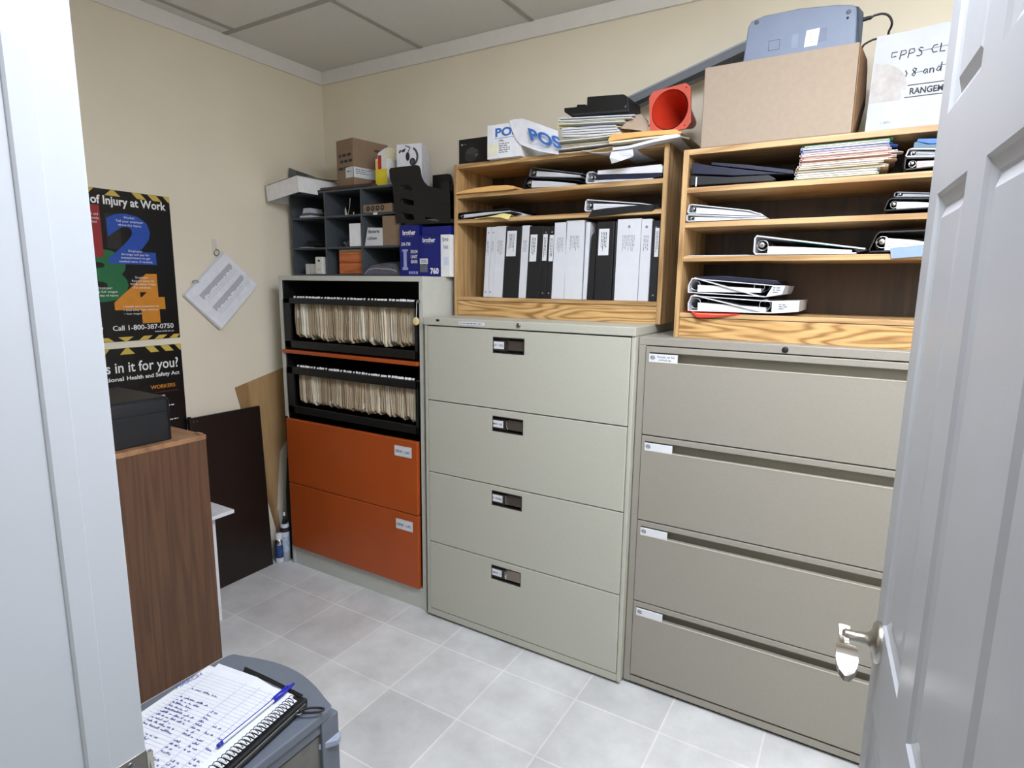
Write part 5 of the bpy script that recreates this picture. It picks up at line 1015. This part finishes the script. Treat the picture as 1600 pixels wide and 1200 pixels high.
# ================================================================== the left wall
PB = mat('poster_black', (9, 9, 10), 0.32, var=0.05); PY = mat('poster_yellow', (206, 178, 82), 0.4, var=0.04)
PRED, PBLUE, PGREEN, POR = mat('poster_red', (148, 40, 44), 0.38), mat('poster_blue', (34, 76, 168), 0.38), mat('poster_green', (30, 104, 62), 0.38), mat('poster_orange', (206, 134, 42), 0.38)
yR, yL = -0.889, -1.318; px_ = 0.0025
def poster(name_lab, z0, z1):
    t = Thing('poster', name_lab, 'poster'); o = t.body(); o.box((0.0004, yL, z0), (px_-0.0006, yR, z1), PB); return t, o
def hazard(o, zt, zb, mirror=False, skew=0.022):
    """yellow slanting blocks along a poster edge, a small triangle at the middle"""
    ym = (-1.1225, -1.105); wy, gp = 0.036, 0.050
    h = zt-zb; s = -skew if mirror else skew
    for i in range(3):
        a = -1.045+0.064*i+(0.0 if not mirror else 0.0); b = a+0.036
        P = [(a, h), (b, h), (b+s, 0), (a+s, 0)]; P = [(min(p[0], yR-0.001), p[1]) for p in P]
        o.poly((px_, 0, zb), EY, EZ, P, PY)
        a2 = -1.186-0.064*i; P = [(a2, h), (a2-0.036, h), (a2-0.036-s, 0), (a2-s, 0)]; P = [(max(p[0], yL+0.001), p[1]) for p in P]
        o.poly((px_, 0, zb), EY, EZ, P, PY)
    c = -1.118
    o.poly((px_, 0, zb), EY, EZ, [(c-0.03, 0), (c+0.03, 0), (c+0.006, h), (c-0.006, h)] if not mirror else [(c-0.03, h), (c+0.03, h), (c+0.006, 0), (c-0.006, 0)], PY)
t, o = poster('black safety poster with big coloured numerals 1 2 3 4, above the other poster', 1.2215, 1.8325)
hazard(o, 1.8315, 1.8085, False)
o.fit_text('In Case', (px_, -1.313, 1.7745), EY, EZ, 0.046, 0.096, INKW, 0.025); o.fit_text('of Injury at Work', (px_, -1.2015, 1.7745), EY, EZ, 0.046, 0.294, INKW, 0.025)
def num(s, y0, y1, z0, z1, m, dx):
    vs, fs = text_geo(s, 1.0, 0.055); mnx, mxx = min(p[0] for p in vs), max(p[0] for p in vs); mnz, mxz = min(p[1] for p in vs), max(p[1] for p in vs)
    o.add([V((px_+dx, y0+(p[0]-mnx)/(mxx-mnx)*(y1-y0), z0+(p[1]-mnz)/(mxz-mnz)*(z1-z0))) for p in vs], fs, m)
for a in (((-1.155, 1.74), (-1.10, 1.74), (-1.10, 1.60), (-1.155, 1.60)),): o.poly((px_-0.0002, 0, 0), EY, EZ, [p for p in a[0:4]], mat('poster_shade', (34, 33, 31), 0.4))
num('3', -1.268, -1.088, 1.385, 1.598, PGREEN, 0.0); num('1', -1.290, -1.172, 1.565, 1.768, PRED, 0.0002); num('2', -1.155, -0.966, 1.540, 1.744, PBLUE, 0.0004); num('4', -1.150, -0.944, 1.293, 1.502, POR, 0.0006)
def ctext(s, yc, z, size, wd, m=INKW, dx=0.001):
    o.fit_text(s, (px_+dx, yc-wd/2, z), EY, EZ, size, wd, m, 0.0)
ctext('Worker:', -1.062, 1.724, 0.013, 0.045); ctext('Tell your employer', -1.062, 1.709, 0.0125, 0.108); ctext('about the injury.', -1.062, 1.694, 0.0125, 0.092)
ctext('Employer:', -1.05, 1.590, 0.013, 0.056); ctext('Arrange and pay for', -1.05, 1.576, 0.0125, 0.112); ctext('transportation to get', -1.05, 1.562, 0.0125, 0.118); ctext('medical care, if needed.', -1.05, 1.547, 0.0125, 0.134)
ctext('Get first aid', -1.215, 1.728, 0.0125, 0.070); ctext('immediately,', -1.212, 1.713, 0.0125, 0.072); ctext('recorded', -1.214, 1.698, 0.0125, 0.052)
ctext('Employer:', -1.180, 1.438, 0.0125, 0.054); ctext('Pay full wages', -1.178, 1.423, 0.0125, 0.086); ctext('for day of injury', -1.178, 1.408, 0.0125, 0.090)
ctext('Employer:', -1.033, 1.482, 0.0125, 0.054); ctext('Report injury to', -1.03, 1.468, 0.0120, 0.090); ctext('WSIB within 3 days', -1.03, 1.454, 0.0120, 0.104); ctext('if it involves:', -1.035, 1.440, 0.0120, 0.070)
ctext('\u2022 health care treatment or', -1.045, 1.362, 0.0115, 0.146); ctext('\u2022 time away from work or', -1.047, 1.347, 0.0115, 0.142); ctext('\u2022 lost wages', -1.082, 1.332, 0.0115, 0.070)
o.fit_text('Questions?', (px_, -1.307, 1.2675), EY, EZ, 0.024, 0.105, INKW, 0.01); o.fit_text('Call 1-800-387-0750', (px_, -1.166, 1.2675), EY, EZ, 0.029, 0.250, INKW, 0.012); ctext('www.wsib.on.ca', -0.957, 1.252, 0.0125, 0.082)
hazard(o, 1.2395, 1.2225, True); t.done()
t, o = poster('black poster asking what is in it for you, lower of the two wall posters', 0.600, 1.1935)
hazard(o, 1.1925, 1.1665, False)
o.fit_text("What'", (px_, -1.313, 1.092), EY, EZ, 0.062, 0.100, INKW, 0.012); o.fit_text("s in it for you?", (px_, -1.209, 1.092), EY, EZ, 0.062, 0.300, INKW, 0.012); o.fit_text('Occupational', (px_, -1.308, 1.0575), EY, EZ, 0.024, 0.165, INKW, 0.02); o.fit_text('Health and Safety Act', (px_, -1.131, 1.0575), EY, EZ, 0.024, 0.224, INKW, 0.02)
o.fit_text('WORKERS', (px_, -1.036, 1.004), EY, EZ, 0.023, 0.108, POR, 0.02); o.quad((px_, -1.02, 0.985), EY, EZ, 0.105, 0.004, mat('poster_darkred', (96, 26, 28), 0.4))
for i in range(9): o.lines((px_, -1.25, 0.955-0.038*i), EY, EZ, 0.326, 0.020, 2, INKW, 40+i, 0.5)
t.done()

t = Thing('calendar_pages', 'stapled white printed pages hanging diamondwise from a ring on the wall', 'papers')
top, rgt, bot, lft = [U(270+a/7.06, 360+b/7.06, x=0.006) for a, b in ((562, 250), (920, 602), (512, 1075), (118, 718))]
for q in range(3):
    s = t.part('sheet'); k = q*0.003; off = V((0.0025+0.004*q, 0, 0)); tw = (2-q)*0.0035
    C4 = [top+V((0, -tw, tw)), rgt+V((0, 0.0, -tw)), bot+V((0, -tw*0.6, -tw)), lft+V((0, -tw, 0))]; N_ = 8
    G = [[(C4[0].lerp(C4[1], i/N_)).lerp(C4[3].lerp(C4[2], i/N_), j/N_)+off+V((0.010*(i/N_)**2*(j/N_)+0.004*math.sin(PI*j/N_)*(i/N_), 0, 0)) for i in range(N_+1)] for j in range(N_+1)]
    s.sheet(G, (-0.0006, 0, 0), PAPER if q < 2 else mat('page_front', (226, 227, 234), 0.8))
    if q == 2:
        PG = mat('print_column', (176, 178, 186), 0.8, var=0.04); PR = mat('print_row', (206, 208, 216), 0.8)
        e1 = (lft-top); e2 = (rgt-top); rd = random.Random(8)
        def at(a, b):
            i = b*N_; j = a*N_; i0, j0 = min(N_-1, int(i)), min(N_-1, int(j)); fi, fj = i-i0, j-j0
            return (G[j0][i0]*(1-fi)+G[j0][i0+1]*fi)*(1-fj)+(G[j0+1][i0]*(1-fi)+G[j0+1][i0+1]*fi)*fj+V((0.0012, 0, 0))
        for b0, wd in ((0.20, 0.13), (0.56, 0.13)):
            for r in range(24):
                a = 0.08+0.76*r/24; w2 = wd*rd.uniform(0.75, 1.05)
                s.add([at(a, b0), at(a+0.034, b0), at(a+0.034, b0+w2), at(a, b0+w2)], [(0, 1, 2, 3)], PG)
                for z_ in (0.02, 0.075): s.add([at(a, b0+wd+z_), at(a+0.016, b0+wd+z_), at(a+0.016, b0+wd+z_+0.045), at(a, b0+wd+z_+0.045)], [(0, 1, 2, 3)], PR)
r = t.part('ring', 'metal hanging ring'); rc = U(270+485/7.06, 360+245/7.06, x=0.010)
r.tube([rc+V((0.004*math.sin(a), 0.0125*math.cos(a), 0.014*math.sin(a))) for a in [2*PI*i/20 for i in range(21)]], 0.0019, STEEL, 8)
r2 = t.part('ring', 'metal binder ring'); rc2 = U(270+252/7.06, 360+566/7.06, x=0.014); r2.tube([rc2+V((0.006*math.cos(a), 0.012*math.cos(a), 0.006*math.sin(a))) for a in [2*PI*i/20 for i in range(21)]], 0.0015, STEEL, 8)
t.done()
t = Thing('wall_hook', 'small clear adhesive hook on the wall above the hanging pages', 'hook'); o = t.body(bevel=0.002); h = U(270+455/7.06, 360+95/7.06, x=0.002)
HK = mat('hook_clear', (222, 216, 204), 0.25); o.box((0.0005, h.y-0.010, h.z-0.066), (0.004, h.y+0.010, h.z), HK)
o.tube([(0.004, h.y, h.z-0.030), (0.012, h.y, h.z-0.048), (0.016, h.y, h.z-0.046), (0.017, h.y, h.z-0.038)], 0.0022, HK, 8); t.done()

# ================================================================== boards, cans and furniture at the left
t = Thing('laminate_board', 'dark espresso board leaning on the left wall behind the walnut cabinet', 'board'); o = t.body(bevel=0.0015)
fa, fb = U(352, 916, z=0), U(423, 880, z=0); ta, tb = U(298, 650, x=0.022), U(405, 636, x=0.022); ta.z = tb.z = 0.847
fa = V((0.092, -0.900, 0.0005)); fb = V((0.088, fb.y, 0.0005)); ta = V((0.0275, -0.893, 0.848)); tb = V((0.0275, tb.y, 0.846)); nb = V((-0.018, 0, -0.0014))
o.hexa([fa, fb, fb+nb, fa+nb, ta, tb, tb+nb, ta+nb], DARKBOARD); o.v = [V((p.x, p.y, max(p.z, 0.0004))) for p in o.v]
for q in (0.016, 0.032): k = t.part('cam_hole'); k.lathe(ta+V((0.0018, q+0.004, -0.018)), V((1, 0, 0.08)), [(0, 0.0028), (0.0006, 0.0028), (0.0006, 0)], STEEL, 10)
k = t.part('corner_cap'); k.box(ta+V((-0.012, -0.001, -0.003)), ta+V((0.001, 0.010, 0.006)), BLACK); t.done()
t = Thing('oak_board', 'light oak board standing on its corner against the left wall', 'board'); o = t.body(bevel=0.001)
P0 = [U(369, 606, x=0.014), U(433, 826, x=0.014)]; p0, p1 = P0; p1 = V((0.0075, p1.y, p1.z)); p0 = V((0.0075, p0.y, p0.z)); d_ = (p1-p0); e_ = V((0, 0.97, 0.30)).normalized()*0.31
o.prism([p0, p1, p1+V((0, 0.050, 0.42)), p1+V((0, 0.22, 0.62)), p0+V((0, 0.43, 0.10))], (-0.0065, 0, 0), OAKBOARD)
o.prism([p1, V((0.0075, p1.y+0.012, 0.0008)), V((0.0075, p1.y+0.03, 0.0008)), p1+V((0, 0.02, 0.10))], (-0.0065, 0, 0), OAKBOARD); t.done()
t = Thing('spray_can', 'blue and white spray can between the dark board and the caulk tube', 'spray can'); c = U(430.5, 880, z=0); c = V((c.x+0.004, c.y+0.026, 0.0006))
o = t.part('can', bevel=0); o.lathe(c, EZ, [(0, 0), (0, 0.021), (0.004, 0.0225), (0.028, 0.0225)], PAPER2, 22); o.lathe(c, EZ, [(0.028, 0.0226), (0.098, 0.0226)], mat('can_blue', (44, 66, 120), 0.3, var=0.5, vscale=40), 22); o.lathe(c, EZ, [(0.098, 0.0225), (0.118, 0.0225), (0.128, 0.017)], CHROME, 22)
k = t.part('cap', 'white cap'); k.lathe(c, EZ, [(0.128, 0.017), (0.134, 0.0155), (0.158, 0.0145), (0.160, 0.008), (0.160, 0)], PAPER, 20); t.done()
t = Thing('caulk_tube', 'white caulk tube with black nozzle beside the orange-drawer cabinet', 'tube'); c = V((0.107, -0.470, 0.0006))
o = t.part('tube'); o.lathe(c, EZ, [(0, 0), (0, 0.0225), (0.205, 0.0225), (0.210, 0.020)], mat('tube_white', (206, 212, 220), 0.4), 22); o.lathe(c, EZ, [(0.06, 0.0227), (0.14, 0.0227)], mat('tube_label', (170, 186, 206), 0.4, var=0.2, vscale=80), 22); o.lathe(c, EZ, [(0.165, 0.0228), (0.190, 0.0228)], INK, 22)
k = t.part('nozzle'); k.lathe(c, EZ, [(0.210, 0.012), (0.232, 0.009), (0.252, 0.006), (0.252, 0)], BLACK, 14); k2 = t.part('tip', 'white tip'); k2.lathe(c, EZ, [(0.252, 0.006), (0.270, 0.005), (0.270, 0)], PAPER, 12); t.done()

t = Thing('gap_shadow_sheet', 'narrow black sheet standing in for shadow in the gap left of the orange-drawer cabinet', 'board'); o = t.body(bevel=0.001)  # black sheet added as the dark shadow of the gap
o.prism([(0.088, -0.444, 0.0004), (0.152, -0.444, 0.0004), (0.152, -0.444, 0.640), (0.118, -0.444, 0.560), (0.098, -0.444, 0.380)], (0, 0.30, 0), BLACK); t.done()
# walnut cabinet with the cash box
t = Thing('walnut_cabinet', 'walnut laminate cabinet with a black box on top, beside the door frame', 'cabinet'); WX, WY0, WY1, WZ = 0.592, -1.96, -1.163, 0.9125
sp = t.part('side_panel', 'wide face towards the room', bevel=0.001); sp.box((WX-0.018, WY0, 0), (WX, WY1, WZ-0.018), WALNUT)
sp = t.part('side_panel', bevel=0.001); sp.box((0.03, WY0, 0), (0.048, WY1, WZ-0.018), WALNUT)
sp = t.part('end_panel', bevel=0.001); sp.box((0.048, WY1-0.018, 0.06), (WX-0.018, WY1, WZ-0.018), WALNUT); sp.box((0.048, WY0, 0.0), (WX-0.018, WY0+0.018, WZ-0.018), WALNUT)
tp = t.part('top_panel', bevel=0.0012); tp.box((0.028, WY0-0.002, WZ-0.018), (WX+0.001, WY1+0.001, WZ), wood('walnut_top', (176, 132, 94), (128, 90, 62), (0.8, 9, 9), 4, contour=0.35)); 
k = t.part('corner_notch', 'small rounded lip at the far corner', bevel=0.001); k.box((WX-0.045, WY1-0.016, WZ), (WX-0.012, WY1-0.001, WZ+0.004), tp.mats[0]); t.done()
t = Thing('cash_box', 'black metal cash box with rounded corners on the walnut cabinet', 'cash box'); CB = mat('cashbox_black', (26, 28, 34), 0.38, var=0.08)
cx0, cx1, cy0, cy1 = 0.215, 0.560, -1.60, -1.262
def rrect(x0, x1, y0, y1, r, z):
    P = []
    for (cx, cy, a0) in ((x1-r, y1-r, 0), (x0+r, y1-r, 90), (x0+r, y0+r, 180), (x1-r, y0+r, 270)):
        P += [V((cx+r*math.cos(math.radians(a0+15*i)), cy+r*math.sin(math.radians(a0+15*i)), z)) for i in range(7)]
    return P
b_ = t.part('body', bevel=0.002); b_.prism(rrect(cx0, cx1, cy0, cy1, 0.022, WZ+0.001), (0, 0, 0.105), CB)
l_ = t.part('lid', bevel=0.0)
L0 = [rrect(cx0-0.001, cx1+0.001, cy0-0.001, cy1+0.001, 0.023, WZ+0.107), rrect(cx0-0.001, cx1+0.001, cy0-0.001, cy1+0.001, 0.023, WZ+0.142), rrect(cx0+0.003, cx1-0.003, cy0+0.003, cy1-0.003, 0.021, WZ+0.152), rrect(cx0+0.011, cx1-0.011, cy0+0.011, cy1-0.011, 0.016, WZ+0.158)]
n = len(L0[0]); vs = [p for r in L0 for p in r]; fs = [(i*n+k, i*n+(k+1) % n, (i+1)*n+(k+1) % n, (i+1)*n+k) for i in range(3) for k in range(n)]
l_.add(vs, fs, CB, True); l_.add(L0[3], [tuple(range(n))], CB); l_.add(L0[0], [tuple(range(n-1, -1, -1))], CB)
l_.lines((0.40, -1.47, WZ+0.1586), V((0.2, 1, 0)), V((-1, 0.2, 0)), 0.03, 0.008, 1, mat('print_faint', (96, 98, 104), 0.5), 3); t.done()

# white side table behind it
t = Thing('side_table', 'small white side table showing past the walnut cabinet edge', 'side table'); WT = mat('table_white', (232, 232, 236), 0.4)
tx, tyy, tz = 0.400, -0.944, 0.506
p = t.part('tabletop', bevel=0.0015); p.box((0.13, -1.15, tz-0.016), (tx, tyy, tz), WT)
for (lx, ly) in ((0.335, -1.013), (0.16, -1.013), (0.335, -1.13), (0.16, -1.13)):
    l = t.part('leg', bevel=0.001); l.hexa([(lx-0.012, ly-0.012, 0), (lx+0.012, ly-0.012, 0), (lx+0.012, ly+0.012, 0), (lx-0.012, ly+0.012, 0), (lx-0.012, ly-0.012, tz-0.016), (lx+0.012, ly-0.012, tz-0.016), (lx+0.012, ly+0.012, tz-0.016), (lx-0.012, ly+0.012, tz-0.016)], WT)
t.done()

# grey plastic drawer cart at the lower left
t = Thing('drawer_cart', 'grey plastic drawer cart with a rounded top under the notebook', 'drawer cart'); TZ_ = 0.62
qx0, qx1, qy0, qy1 = 1.462, 1.800, -2.06, -1.668
def cart_outline(g, z, bulge=0.034):
    x0, x1, y0, y1 = qx0-g, qx1+g, qy0-g, qy1+g; P = []; r = 0.022
    P += [V((x0+r*(1-math.cos(a)), y0+r*(1-math.sin(a)), z)) for a in [PI/2*i/5 for i in range(6)]][::-1] if False else [V((x0, y0, z)), V((x1, y0, z))]
    rc = 0.020
    P += [V((x1, y1-rc, z)), V((x1-rc*0.12, y1-rc*0.45, z)), V((x1-rc*0.45, y1-rc*0.05, z))]
    for i in range(1, 16): k = i/16; x = (x1-rc)+(x0+rc-(x1-rc))*k; P.append(V((x, y1+bulge*math.sin(PI*k)**0.9, z)))
    P += [V((x0+rc*0.45, y1-rc*0.05, z)), V((x0+rc*0.12, y1-rc*0.45, z)), V((x0, y1-rc, z))]
    return P
tp = t.part('top', 'rounded grey top', bevel=0.003); tp.prism(cart_outline(0, TZ_-0.020), (0, 0, 0.020), GREYPL)
CL = mat('smoke_drawer', (96, 94, 88), 0.12, var=0.3, vscale=9, spec=0.6)
fr = t.part('frame', bevel=0.002)
for (x, y) in ((qx0+0.018, qy0+0.015), (qx1-0.018, qy0+0.015), (qx0+0.018, qy1-0.012), (qx1-0.018, qy1-0.012)): fr.box((x-0.016, y-0.022, 0.03), (x+0.016, y+0.022, TZ_-0.020), GREYPL)
for z in (0.03, 0.215, 0.405): fr.box((qx0+0.004, qy0+0.004, z), (qx1-0.004, qy1-0.004, z+0.012), GREYPL)
fr.box((qx1-0.020, qy0+0.02, TZ_-0.045), (qx1-0.006, qy1-0.01, TZ_-0.020), GREYPL)
for z in (0.045, 0.230, 0.420):
    d = t.part('drawer', 'smoky translucent drawer', bevel=0.002); d.box((qx0+0.036, qy0+0.03, z), (qx1-0.010, qy1-0.004, z+0.150), CL)
    fr_ = t.sub(d, 'front', bevel=0.002); P = [p for p in cart_outline(-0.012, z) if p.y > qy1-0.03]; P2 = P+[V((p.x, p.y-0.012, z)) for p in P[::-1]]; fr_.prism(P2, (0, 0, 0.125), CL)
    h = t.sub(d, 'handle', 'grey drawer lip', bevel=0.002); P = [p for p in cart_outline(0.012, z+0.118) if p.y > qy1-0.06]; P2 = P+[V((min(qx1-0.01, max(qx0+0.01, p.x)), p.y-0.030, z+0.118)) for p in P[::-1]]; h.prism(P2, (0, 0, 0.014), mat('grey_plastic_light', (150, 156, 172), 0.35))
for (x, y) in ((qx0+0.03, qy0+0.03), (qx1-0.03, qy0+0.03), (qx0+0.03, qy1-0.03), (qx1-0.03, qy1-0.03)):
    k = t.part('caster'); k.lathe((x-0.010, y, 0.0152), EX, [(0, 0), (0, 0.015), (0.02, 0.015), (0.02, 0)], BLACK, 16)
t.done()
# zip binder under the notebook
a, b = U(326, 1040, z=0.645), U(460, 1086, z=0.645)
ex = (b-a).normalized(); ey = V((-ex.y, ex.x, 0))
t = Thing('zip_binder', 'black zippered binder lying under the spiral notebook', 'binder'); 
org = a-ex*0.006; ZB = mat('zip_nylon', (22, 22, 24), 0.7, var=0.2, vscale=200)
def NP(u_, v_, z): return org+ex*u_+ey*v_+V((0, 0, z-0.645))
o = t.part('cover', bevel=0.003); o.hexa([NP(0.0, -0.335, 0.6205), NP(0.268, -0.335, 0.6205), NP(0.268, 0.012, 0.6205), NP(0.0, 0.012, 0.6205), NP(0.0, -0.335, 0.637), NP(0.268, -0.335, 0.637), NP(0.268, 0.012, 0.637), NP(0.0, 0.012, 0.637)], ZB)
k = t.part('zipper', 'zipper along the edge'); k.tube([NP(0.272, -0.33, 0.629), NP(0.272, 0.0, 0.629)], 0.0042, BLACK, 8); k.tube([NP(0.272, -0.33, 0.6335), NP(0.272, 0.0, 0.6335)], 0.0015, STEEL, 6)
k = t.part('zipper_pull', 'loop shaped zipper pull'); c = NP(0.278, -0.03, 0.634)
k.tube([c+ex*(0.019+0.021*math.cos(q))+ey*(0.020+0.0075*math.sin(q)+0.010*math.cos(q)) for q in [2*PI*i/20 for i in range(21)]], 0.0022, BLACK, 8); k.tube([c+ex*0.002*math.cos(q)*3+ey*(0.006*math.sin(q)+0.004) for q in [2*PI*i/14 for i in range(15)]], 0.0014, STEEL, 6); t.done()
t = Thing('paper_sheet', 'white sheet with a black strip tucked behind the notebook top edge', 'paper'); o = t.body()
o.sheet([[NP(0.03, -0.05, 0.6385), NP(0.15, -0.05, 0.6385), NP(0.25, -0.05, 0.6385)], [NP(0.015, 0.018, 0.640), NP(0.13, 0.014, 0.6425), NP(0.252, -0.006, 0.6395)]], (0, 0, 0.0012), PAPER)
k = t.part('strip', 'black strip'); k.sheet([[NP(0.085, 0.020, 0.6395), NP(0.16, 0.015, 0.6395), NP(0.258, 0.004, 0.639)], [NP(0.075, 0.034, 0.6395), NP(0.155, 0.026, 0.6395), NP(0.255, 0.013, 0.639)]], (0, 0, 0.001), BLACK); t.done()
t = Thing('spiral_notebook', 'open spiral notebook with handwriting and ruled columns on the drawer cart', 'notebook'); NZ = 0.646
pgm = t.part('pages', 'white page with faint grid', bevel=0.0)
Gp = [[NP(0.008+0.236*i/10, 0.0-0.315*j/12, NZ+0.0022*math.sin(PI*i/10)*(1-j/16)-(0.002 if i == 10 else 0)) for i in range(11)] for j in range(13)]
pgm.sheet(Gp, (0, 0, -0.0008), PAPER)
for q in range(3): pgm.sheet([[NP(0.008+0.002*q, -0.001, NZ-0.002-0.0018*q), NP(0.244, -0.001-0.002*q, NZ-0.002-0.0018*q)], [NP(0.008, -0.315, NZ-0.002-0.0018*q), NP(0.244, -0.315, NZ-0.002-0.0018*q)]], (0, 0, -0.0012), PAPER2)
RULE = mat('rule_blue', (186, 194, 222), 0.8); zz = NZ+0.0030
def zat(u_): return NZ+0.0024*math.sin(PI*max(0, min(1, (u_-0.008)/0.236)))+0.0006
for j in range(1, 36):
    v_ = -0.012-0.0085*j; pgm.sheet([[NP(u_, v_, zat(u_)) for u_ in (0.02, 0.075, 0.13, 0.185, 0.225)], [NP(u_, v_-0.0005, zat(u_)) for u_ in (0.02, 0.075, 0.13, 0.185, 0.225)]], (0, 0, 0.00005), RULE)
for u_ in (0.036, 0.132, 0.168, 0.200): pgm.sheet([[NP(u_, -0.014, zat(u_)), NP(u_+0.0006, -0.014, zat(u_))], [NP(u_, -0.31, zat(u_)), NP(u_+0.0006, -0.31, zat(u_))]], (0, 0, 0.00005), mat('rule_dark', (150, 156, 184), 0.8))
wr = t.part('handwriting', 'rows of blue ink handwriting', kind='stuff'); rd = random.Random(21)
def scrawl(u0, v0, wd, h, seed):
    r = random.Random(seed); P = []; x = 0
    while x < wd:
        if r.random() < 0.13 and len(P) > 3: wr.tube(P, 0.00058, BLUEINK, 4, False); P = []; x += h*0.7; continue
        P.append(NP(u0+x, v0+h*(0.15+0.85*(r.random()**1.3 if len(P) % 2 else 0.05)), zat(u0+x)+0.0003)); x += h*r.uniform(0.12, 0.30)
    if len(P) > 2: wr.tube(P, 0.00058, BLUEINK, 4, False)
wv = text_geo('MARCH', 0.017, 0.0, 'LEFT', 0.2)
wr.text('MARCH', NP(0.014, -0.085, NZ+0.0032), (ex*0.2+ey*1.0), (-ex+ey*0.2), 0.016, BLUEINK, 0.0, shear=0.15)
for j in range(26):
    v_ = -0.072-0.0088*j; dens = 0.40 if j < 3 else 0.95
    if rd.random() < dens: scrawl(0.04, v_, rd.uniform(0.04, 0.085), 0.0065, 100+j)
    if j > 3 and rd.random() < 0.85: scrawl(0.134, v_, rd.uniform(0.014, 0.03), 0.006, 200+j)
    if j > 5 and rd.random() < 0.7: scrawl(0.170, v_, rd.uniform(0.012, 0.026), 0.006, 300+j)
    if j > 8 and rd.random() < 0.5: scrawl(0.203, v_, rd.uniform(0.01, 0.02), 0.0055, 400+j)
bk = t.part('back_cover', 'black cover edge'); bk.hexa([NP(0.004, -0.318, 0.6375), NP(0.262, -0.318, 0.6375), NP(0.262, 0.003, 0.6375), NP(0.004, 0.003, 0.6375), NP(0.004, -0.318, 0.6388), NP(0.262, -0.318, 0.6388), NP(0.262, 0.003, 0.6388), NP(0.004, 0.003, 0.6388)], BBLACK)
co = t.part('spiral', 'dark wire spiral'); turns = 33; P = []
for i in range(turns*10+1): q = 2*PI*i/10; P.append(NP(0.2515+0.0085*math.cos(q), -0.010-0.30*i/(turns*10), NZ+0.0015+0.0068*math.sin(q)))
co.tube(P, 0.00075, BLACKM, 5)
st = t.part('page_strip', 'torn white strip along the spiral')
for i in range(32): st.sheet([[NP(0.244, -0.012-0.0093*i, NZ+0.0005), NP(0.263, -0.0125-0.0093*i, NZ-0.0005)], [NP(0.244, -0.0188-0.0093*i, NZ+0.0005), NP(0.262, -0.0186-0.0093*i, NZ-0.0005)]], (0, 0, 0.0006), PAPER)
t.done()
t = Thing('ballpoint_pen', 'clear ballpoint pen with blue cap lying across the notebook', 'pen')
pa, pb = U(340, 1166, z=NZ+0.0075), U(457, 1070, z=NZ+0.0075); d_ = (pb-pa).normalized(); L_ = (pb-pa).length
bd = t.part('barrel', 'clear barrel with blue ink tube'); bd.lathe(pa, d_, [(0.004, 0.0035), (L_-0.045, 0.0035)], mat('clear_barrel', (214, 218, 232), 0.12), 8); bd.tube([pa+d_*0.005+EZ*0.0037, pb-d_*0.046+EZ*0.0037], 0.0010, mat('pen_blue', (30, 36, 160), 0.35), 6)
PBL_ = mat('pen_blue', (30, 36, 160), 0.35)
k = t.part('end_plug', 'blue end plug'); k.lathe(pa, d_, [(0, 0), (0, 0.0034), (0.010, 0.0038), (0.010, 0)], PBL_, 12)
k = t.part('cap', 'blue cap with clip'); k.lathe(pb-d_*0.052, d_, [(0, 0.0036), (0, 0.0052), (0.030, 0.0048), (0.046, 0.0032), (0.056, 0.0026), (0.056, 0)], PBL_, 14)
sd_ = d_.cross(EZ).normalized(); k.prism([pb-d_*0.050+EZ*0.0045+sd_*0.0022, pb-d_*0.012+EZ*0.0058+sd_*0.0018, pb-d_*0.012+EZ*0.0058-sd_*0.0018, pb-d_*0.050+EZ*0.0045-sd_*0.0022], EZ*0.0016, PBL_); t.done()
